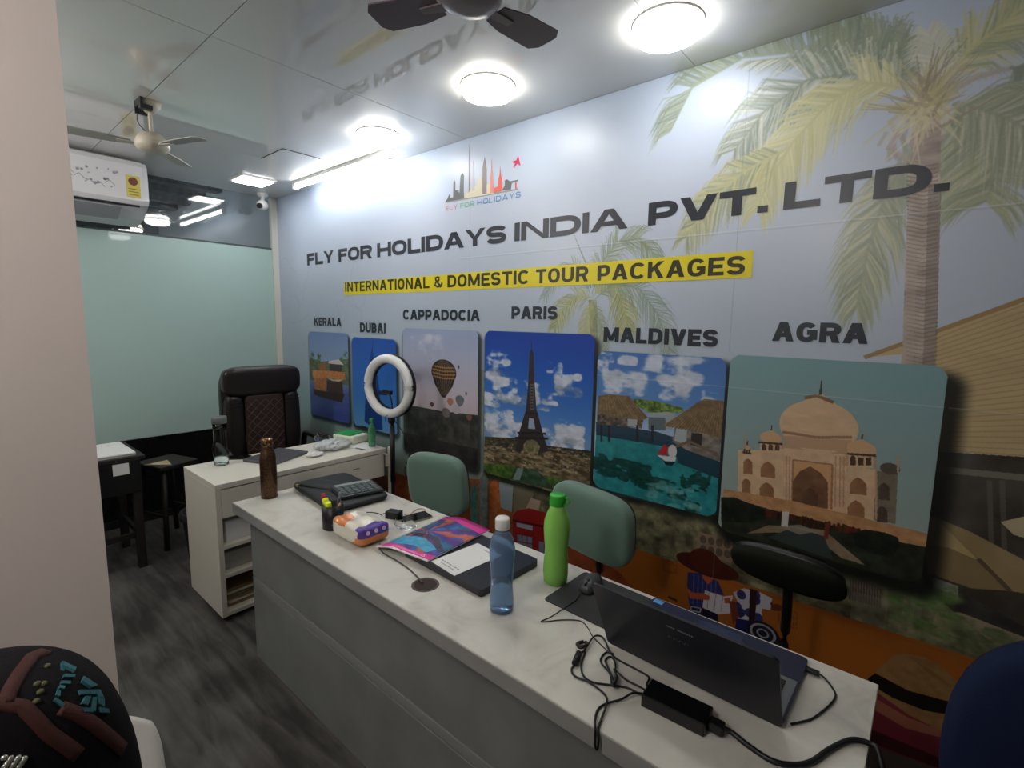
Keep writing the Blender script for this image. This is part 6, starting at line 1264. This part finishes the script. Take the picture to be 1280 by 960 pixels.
# mouse pad and mouse
t = tag(obj('mouse_pad', G().prism(rrect(-0.125, 0.125, -0.115, 0.115, 0.012), 0, 0.003), mat('charcoal pad', hexc(44, 46, 46), 0.7), loc=(-0.715, 1.272, DT), rot=(0, 0, -0.02)), 'charcoal mouse pad left of the open laptop', 'mouse pad')
t = thing('computer_mouse', 'dark wired mouse on the charcoal mouse pad', 'mouse', (-0.770, 1.318, DT + 0.0034), 0.15)
g = G().sell((0, 0, 0.0), (0.031, 0.055, 0.036), (0.8, 0.75), 30, 16)
for v in g.b.verts: v.co.z = max(0, v.co.z)
obj('body', g, mat('mouse grey', hexc(58, 60, 62), 0.4), t)
obj('button', G().box(-0.001, 0.001, -0.052, -0.004, 0.026, 0.0335), black, t); obj('wheel', G().cyl((-0.004, -0.024, 0.030), (0.004, -0.024, 0.030), 0.007, seg=12), black, t)
cable('mouse_cable', 'thin mouse cable looping from the mouse pad across the desk', [(-0.772, 1.262, .765), (-0.762, 1.22, .756), (-0.765, 1.16, .7545), (-0.771, 1.10), (-0.779, 1.063), (-0.765, 1.075), (-0.74, 1.107), (-0.698, 1.14), (-0.665, 1.128), (-0.636, 1.105), (-0.60, 1.088), (-0.569, 1.075)], 0.0015, black)
# open laptop, lid towards the camera
nav_l = mat('dark navy metal', hexc(20, 22, 34), 0.4, metal=0.2); sil = mat('silver deck edge', hexc(120, 124, 130), 0.35, metal=0.5); navd = mat('navy deck', hexc(38, 44, 70), 0.38, metal=0.3)
t = thing('open_laptop', 'open dark navy laptop at the right end of the reception desk', 'laptop', (-0.377, 1.112, DT), -0.012)
obj('base', G().prism(rrect(-0.207, 0.207, 0.0, 0.262, 0.012), 0.004, 0.0165), navd, t)
obj('keyboard_deck', G().box(-0.204, 0.204, 0.012, 0.150, 0.0166, 0.0172), sil, t)
kme = None
for r in range(5):
    for c in range(15):
        if kme is None: ko = obj('key', G().box(-0.0105, 0.0105, -0.0095, 0.0095, 0, 0.0022, 0.0006, 1), black, t); kme = ko.data
        else: ko = bpy.data.objects.new('key', kme); S.collection.objects.link(ko); ko.parent = t
        ko.location = (-0.174 + c * 0.0248, 0.034 + r * 0.0225, 0.0173)
obj('touchpad', G().prism(rrect(-0.06, 0.06, 0.172, 0.245, 0.004), 0.0166, 0.0172), mat('touchpad', hexc(46, 52, 80), 0.25), t)
obj('sticker', G().box(-0.200, -0.172, 0.236, 0.256, 0.0166, 0.0172), mat('blue sticker', hexc(90, 150, 210), 0.3), t)
la = math.radians(25)
Ml = Matrix.Translation((0, -0.008, 0.012)) @ Matrix.Rotation(la, 4, 'X')
Mlid = Ml @ Matrix(((1, 0, 0, 0), (0, 0, -1, 0), (0, 1, 0, 0), (0, 0, 0, 1)))
lid = obj('lid', G().prism(rrect(-0.209, 0.209, -0.004, 0.226, 0.012), 0.0, 0.006, Mlid), nav_l, t)
obj('screen', G().prism(rrect(-0.199, 0.199, 0.014, 0.218, 0.004), -0.0008, -0.0001, Mlid), MATS['black screen'], lid)
lgm = mat('lid lettering', hexc(120, 122, 126), 0.4)
g = G()
for x0, n1 in ((-0.022, 4), (0.004, 7)):
    for k in range(n1): g.box(x0 + k * 0.0052, x0 + k * 0.0052 + 0.0036, 0.182, 0.186, 0.0061, 0.0066)
g.xf(Mlid); obj('lid_mark', g, lgm, lid)
g = G()
for k in range(4): g.tube([(-0.022 + k * 0.0125, 0.142, 0.0063), (-0.020 + k * 0.0125, 0.149, 0.0063), (-0.014 + k * 0.0125, 0.149, 0.0063), (-0.013 + k * 0.0125, 0.142, 0.0063)], 0.0008, 4)
g.xf(Mlid); obj('lid_mark', g, mat('faint lid lettering', hexc(70, 72, 78), 0.4), lid)
obj('hinge', G().cyl((-0.16, -0.004, 0.012), (0.16, -0.004, 0.012), 0.006, seg=12), black, t)
obj('usb_plug', G().box(0.2072, 0.236, 0.222, 0.238, 0.004, 0.012, 0.002), black, t)
for sx in (-1, 1):
    for y in (0.02, 0.24): obj('foot', G().cyl((sx * 0.18, y, 0.0), (sx * 0.18, y, 0.004), 0.008, seg=10), blackr, t)
cable('usb_cable', 'short black cable looping out of the right side of the open laptop', [(-0.143, 1.340, .758), (-0.130, 1.338, .756), (-0.11, 1.318), (-0.098, 1.288), (-0.105, 1.241), (-0.125, 1.178), (-0.142, 1.150), (-0.158, 1.128)], 0.0024, black)
# power adapter and its leads
t = thing('power_adapter', 'black laptop power adapter in front of the open laptop', 'adapter', (-0.357, 0.998, DT), 0.05)
obj('body', G().box(-0.069, 0.069, -0.032, 0.032, 0, 0.030, 0.003), mat('adapter black', hexc(13, 13, 14), 0.35), t)
obj('socket', G().box(0.069, 0.100, -0.014, 0.014, 0.004, 0.024, 0.004), black, t)
t = cable('mains_cable', 'thick black mains cord from the adapter over the right end of the desk', [(-0.262, 1.004, .765), (-0.245, 1.012, .760), (-0.215, 1.006), (-0.167, 0.998), (-0.132, 1.015), (-0.106, 1.047), (-0.083, 1.106), (-0.053, 1.162), (-0.022, 1.176), (-0.008, 1.165, .752), (0.006, 1.14, .70), (0.015, 1.12, .55), (0.02, 1.10, .30), (0.05, 1.08, .012), (0.20, 1.10, .008)], 0.0056, black, 'cord', seg=10)
t = cable('adapter_lead', 'tangled thin adapter lead looping on the desk and hanging over its front edge', [(-0.617, 1.012, .758), (-0.614, 1.034), (-0.597, 0.991), (-0.573, 0.958), (-0.543, 0.952), (-0.507, 0.971), (-0.472, 0.99), (-0.446, 0.992), (-0.436, 0.990, .758), (-0.45, 0.972, .762), (-0.462, 0.943, .758), (-0.483, 0.916), (-0.489, 0.889), (-0.477, 0.855, .756),
        (-0.466, 0.838, .752), (-0.461, 0.832, .722), (-0.456, 0.832, .716), (-0.455, 0.834, .735), (-0.462, 0.842, .753), (-0.468, 0.866, .756), (-0.481, 0.912, .760), (-0.504, 0.938), (-0.548, 0.946), (-0.584, 0.941), (-0.603, 0.955), (-0.607, 0.975)], 0.0026, black)
obj('ferrite_bead', G().cyl((-0.604, 0.971, .760), (-0.617, 1.010, .760), 0.0085, seg=12).xf(Matrix.Translation(-Vector(t.location))), black, t)
t = cable('adapter_lead', 'black lead bundle arching from the plug ring to the power adapter', [(-0.615, 1.033, .757), (-0.618, 1.054, .760), (-0.624, 1.095, .760), (-0.614, 1.112, .757), (-0.598, 1.106, .756), (-0.552, 1.068), (-0.491, 1.062), (-0.456, 1.060), (-0.446, 1.052), (-0.440, 1.028, .758), (-0.430, 1.01, .762)], 0.0026, black)
cable('velcro_tie', 'small black loop tie round the adapter leads', [(-0.636, 1.060, .757), (-0.642, 1.041, .758), (-0.625, 1.028, .764), (-0.616, 1.046, .764), (-0.628, 1.060, .759)], 0.005, black, 'tie')
cable('coiled_lead', 'tightly coiled thin black lead beside the power adapter', [(-0.553, 1.07, .757), (-0.571, 1.069), (-0.571, 1.043), (-0.56, 1.024), (-0.524, 1.001, .757), (-0.499, 0.967, .760), (-0.493, 0.972, .762), (-0.526, 1.033, .759), (-0.546, 1.058), (-0.557, 1.059), (-0.558, 1.04), (-0.538, 1.016, .758), (-0.507, 0.984, .764), (-0.494, 0.968, .766), (-0.499, 0.991, .765), (-0.519, 1.013, .764), (-0.50, 1.008, .762), (-0.477, 0.999, .764), (-0.448, 1.0, .764), (-0.432, 0.998, .765)], 0.0024, black)
# --- things on the white writing desk
clg = glassm('clear bottle glass', (0.90, 0.94, 0.94, 1), 0.03, 1.0, 1.2)
bottle('glass_bottle', 'tall clear bottle with grey lid at the near left corner of the white desk', (-3.058, 1.035, DT),
       [(0.034, 0.0), (0.038, 0.004), (0.039, 0.05), (0.0375, 0.10), (0.0350, 0.15), (0.0340, 0.20), (0.0365, 0.243)], clg, [(0.0385, 0.2432), (0.040, 0.246), (0.040, 0.277), (0.037, 0.281)], mat('grey lid', hexc(100, 104, 106), 0.4), [(0.034, 0.0042), (0.038, 0.008), (0.039, 0.045)], 'lid')
t = thing('smartphone', 'dark smartphone lying behind the tall clear bottle on the white desk', 'phone', (-3.135, 1.150, DT), 0.9)
obj('case', G().prism(rrect(-0.07, 0.07, -0.036, 0.036, 0.009), 0, 0.0075), black, t); obj('screen', G().prism(rrect(-0.067, 0.067, -0.034, 0.034, 0.008), 0.0076, 0.0084), MATS['black screen'], t)
t = thing('closed_laptop', 'closed silver grey laptop on the white writing desk', 'laptop', (-2.99, 1.310, DT), 1.97)
sg = mat('space grey metal', hexc(112, 112, 118), 0.32, metal=0.5)
obj('base', G().prism(rrect(-0.145, 0.145, -0.125, 0.105, 0.010), 0.002, 0.010), sg, t); obj('lid', G().prism(rrect(-0.145, 0.145, -0.125, 0.105, 0.010), 0.0105, 0.0155), sg, t)
obj('foot', G().box(-0.12, 0.12, -0.10, 0.08, 0.0, 0.002), black, t)
thinp = mat('milky plastic bag', hexc(214, 218, 218), 0.3, trans=0.35, ior=1.1)
crumple('plastic_bag', 'crumpled milky plastic bag on the white desk beside the green lidded box', (-2.93, 1.655, DT + 0.001), (0.10, 0.13, 0.055), 5, thinp, 'bag', 4, 0.45)
crumple('tissue_ball', 'crumpled white tissue next to the silver laptop on the white desk', (-2.85, 1.49, DT + 0.001), (0.05, 0.06, 0.022), 9, mat('soft tissue', hexc(220, 220, 218), 0.8), 'tissue', 4, 0.45)
t = thing('food_box', 'white food box with bright green lid on the white desk', 'box', (-3.02, 1.845, DT), 0.25)
obj('body', G().box(-0.095, 0.095, -0.075, 0.065, 0, 0.055, 0.008), mat('off-white plastic', hexc(218, 220, 200), 0.35), t)
obj('lid', G().box(-0.088, 0.055, -0.065, 0.058, 0.0551, 0.063, 0.003), mat('green lid', hexc(40, 158, 74), 0.35), t)
crumple('plastic_wrapper', 'clear plastic film heaped behind the green lidded box', (-3.14, 1.70, DT + 0.001), (0.05, 0.06, 0.055), 12, film)
t = thing('note_papers', 'loose white note papers at the far right corner of the white desk', 'papers', (-2.84, 1.81, DT), 0.2)
obj('sheet', G().box(-0.09, 0.09, -0.06, 0.06, 0, 0.001), pap, t); obj('sheet', G().box(-0.07, 0.06, -0.05, 0.05, 0.0012, 0.0022).xf(Matrix.Rotation(0.4, 4, 'Z')), pap, t)
obj('card_edge', G().box(0.0, 0.085, -0.055, -0.045, 0.0024, 0.004), black, t)
bottle('green_bottle', 'dark green drink bottle behind the ring light stand', (-2.80, 1.865, DT), [(0.020, 0.0), (0.023, 0.003), (0.024, 0.05), (0.024, 0.11), (0.020, 0.135), (0.012, 0.155), (0.012, 0.17)], glassm('green plastic', (0.35, 0.75, 0.5, 1), 0.1, 0.8, 1.2),
       [(0.0135, 0.1705), (0.014, 0.172), (0.014, 0.188), (0.012, 0.19)], MATS['green lid'], [(0.020, 0.0042), (0.023, 0.006), (0.024, 0.03)])
print('script done')
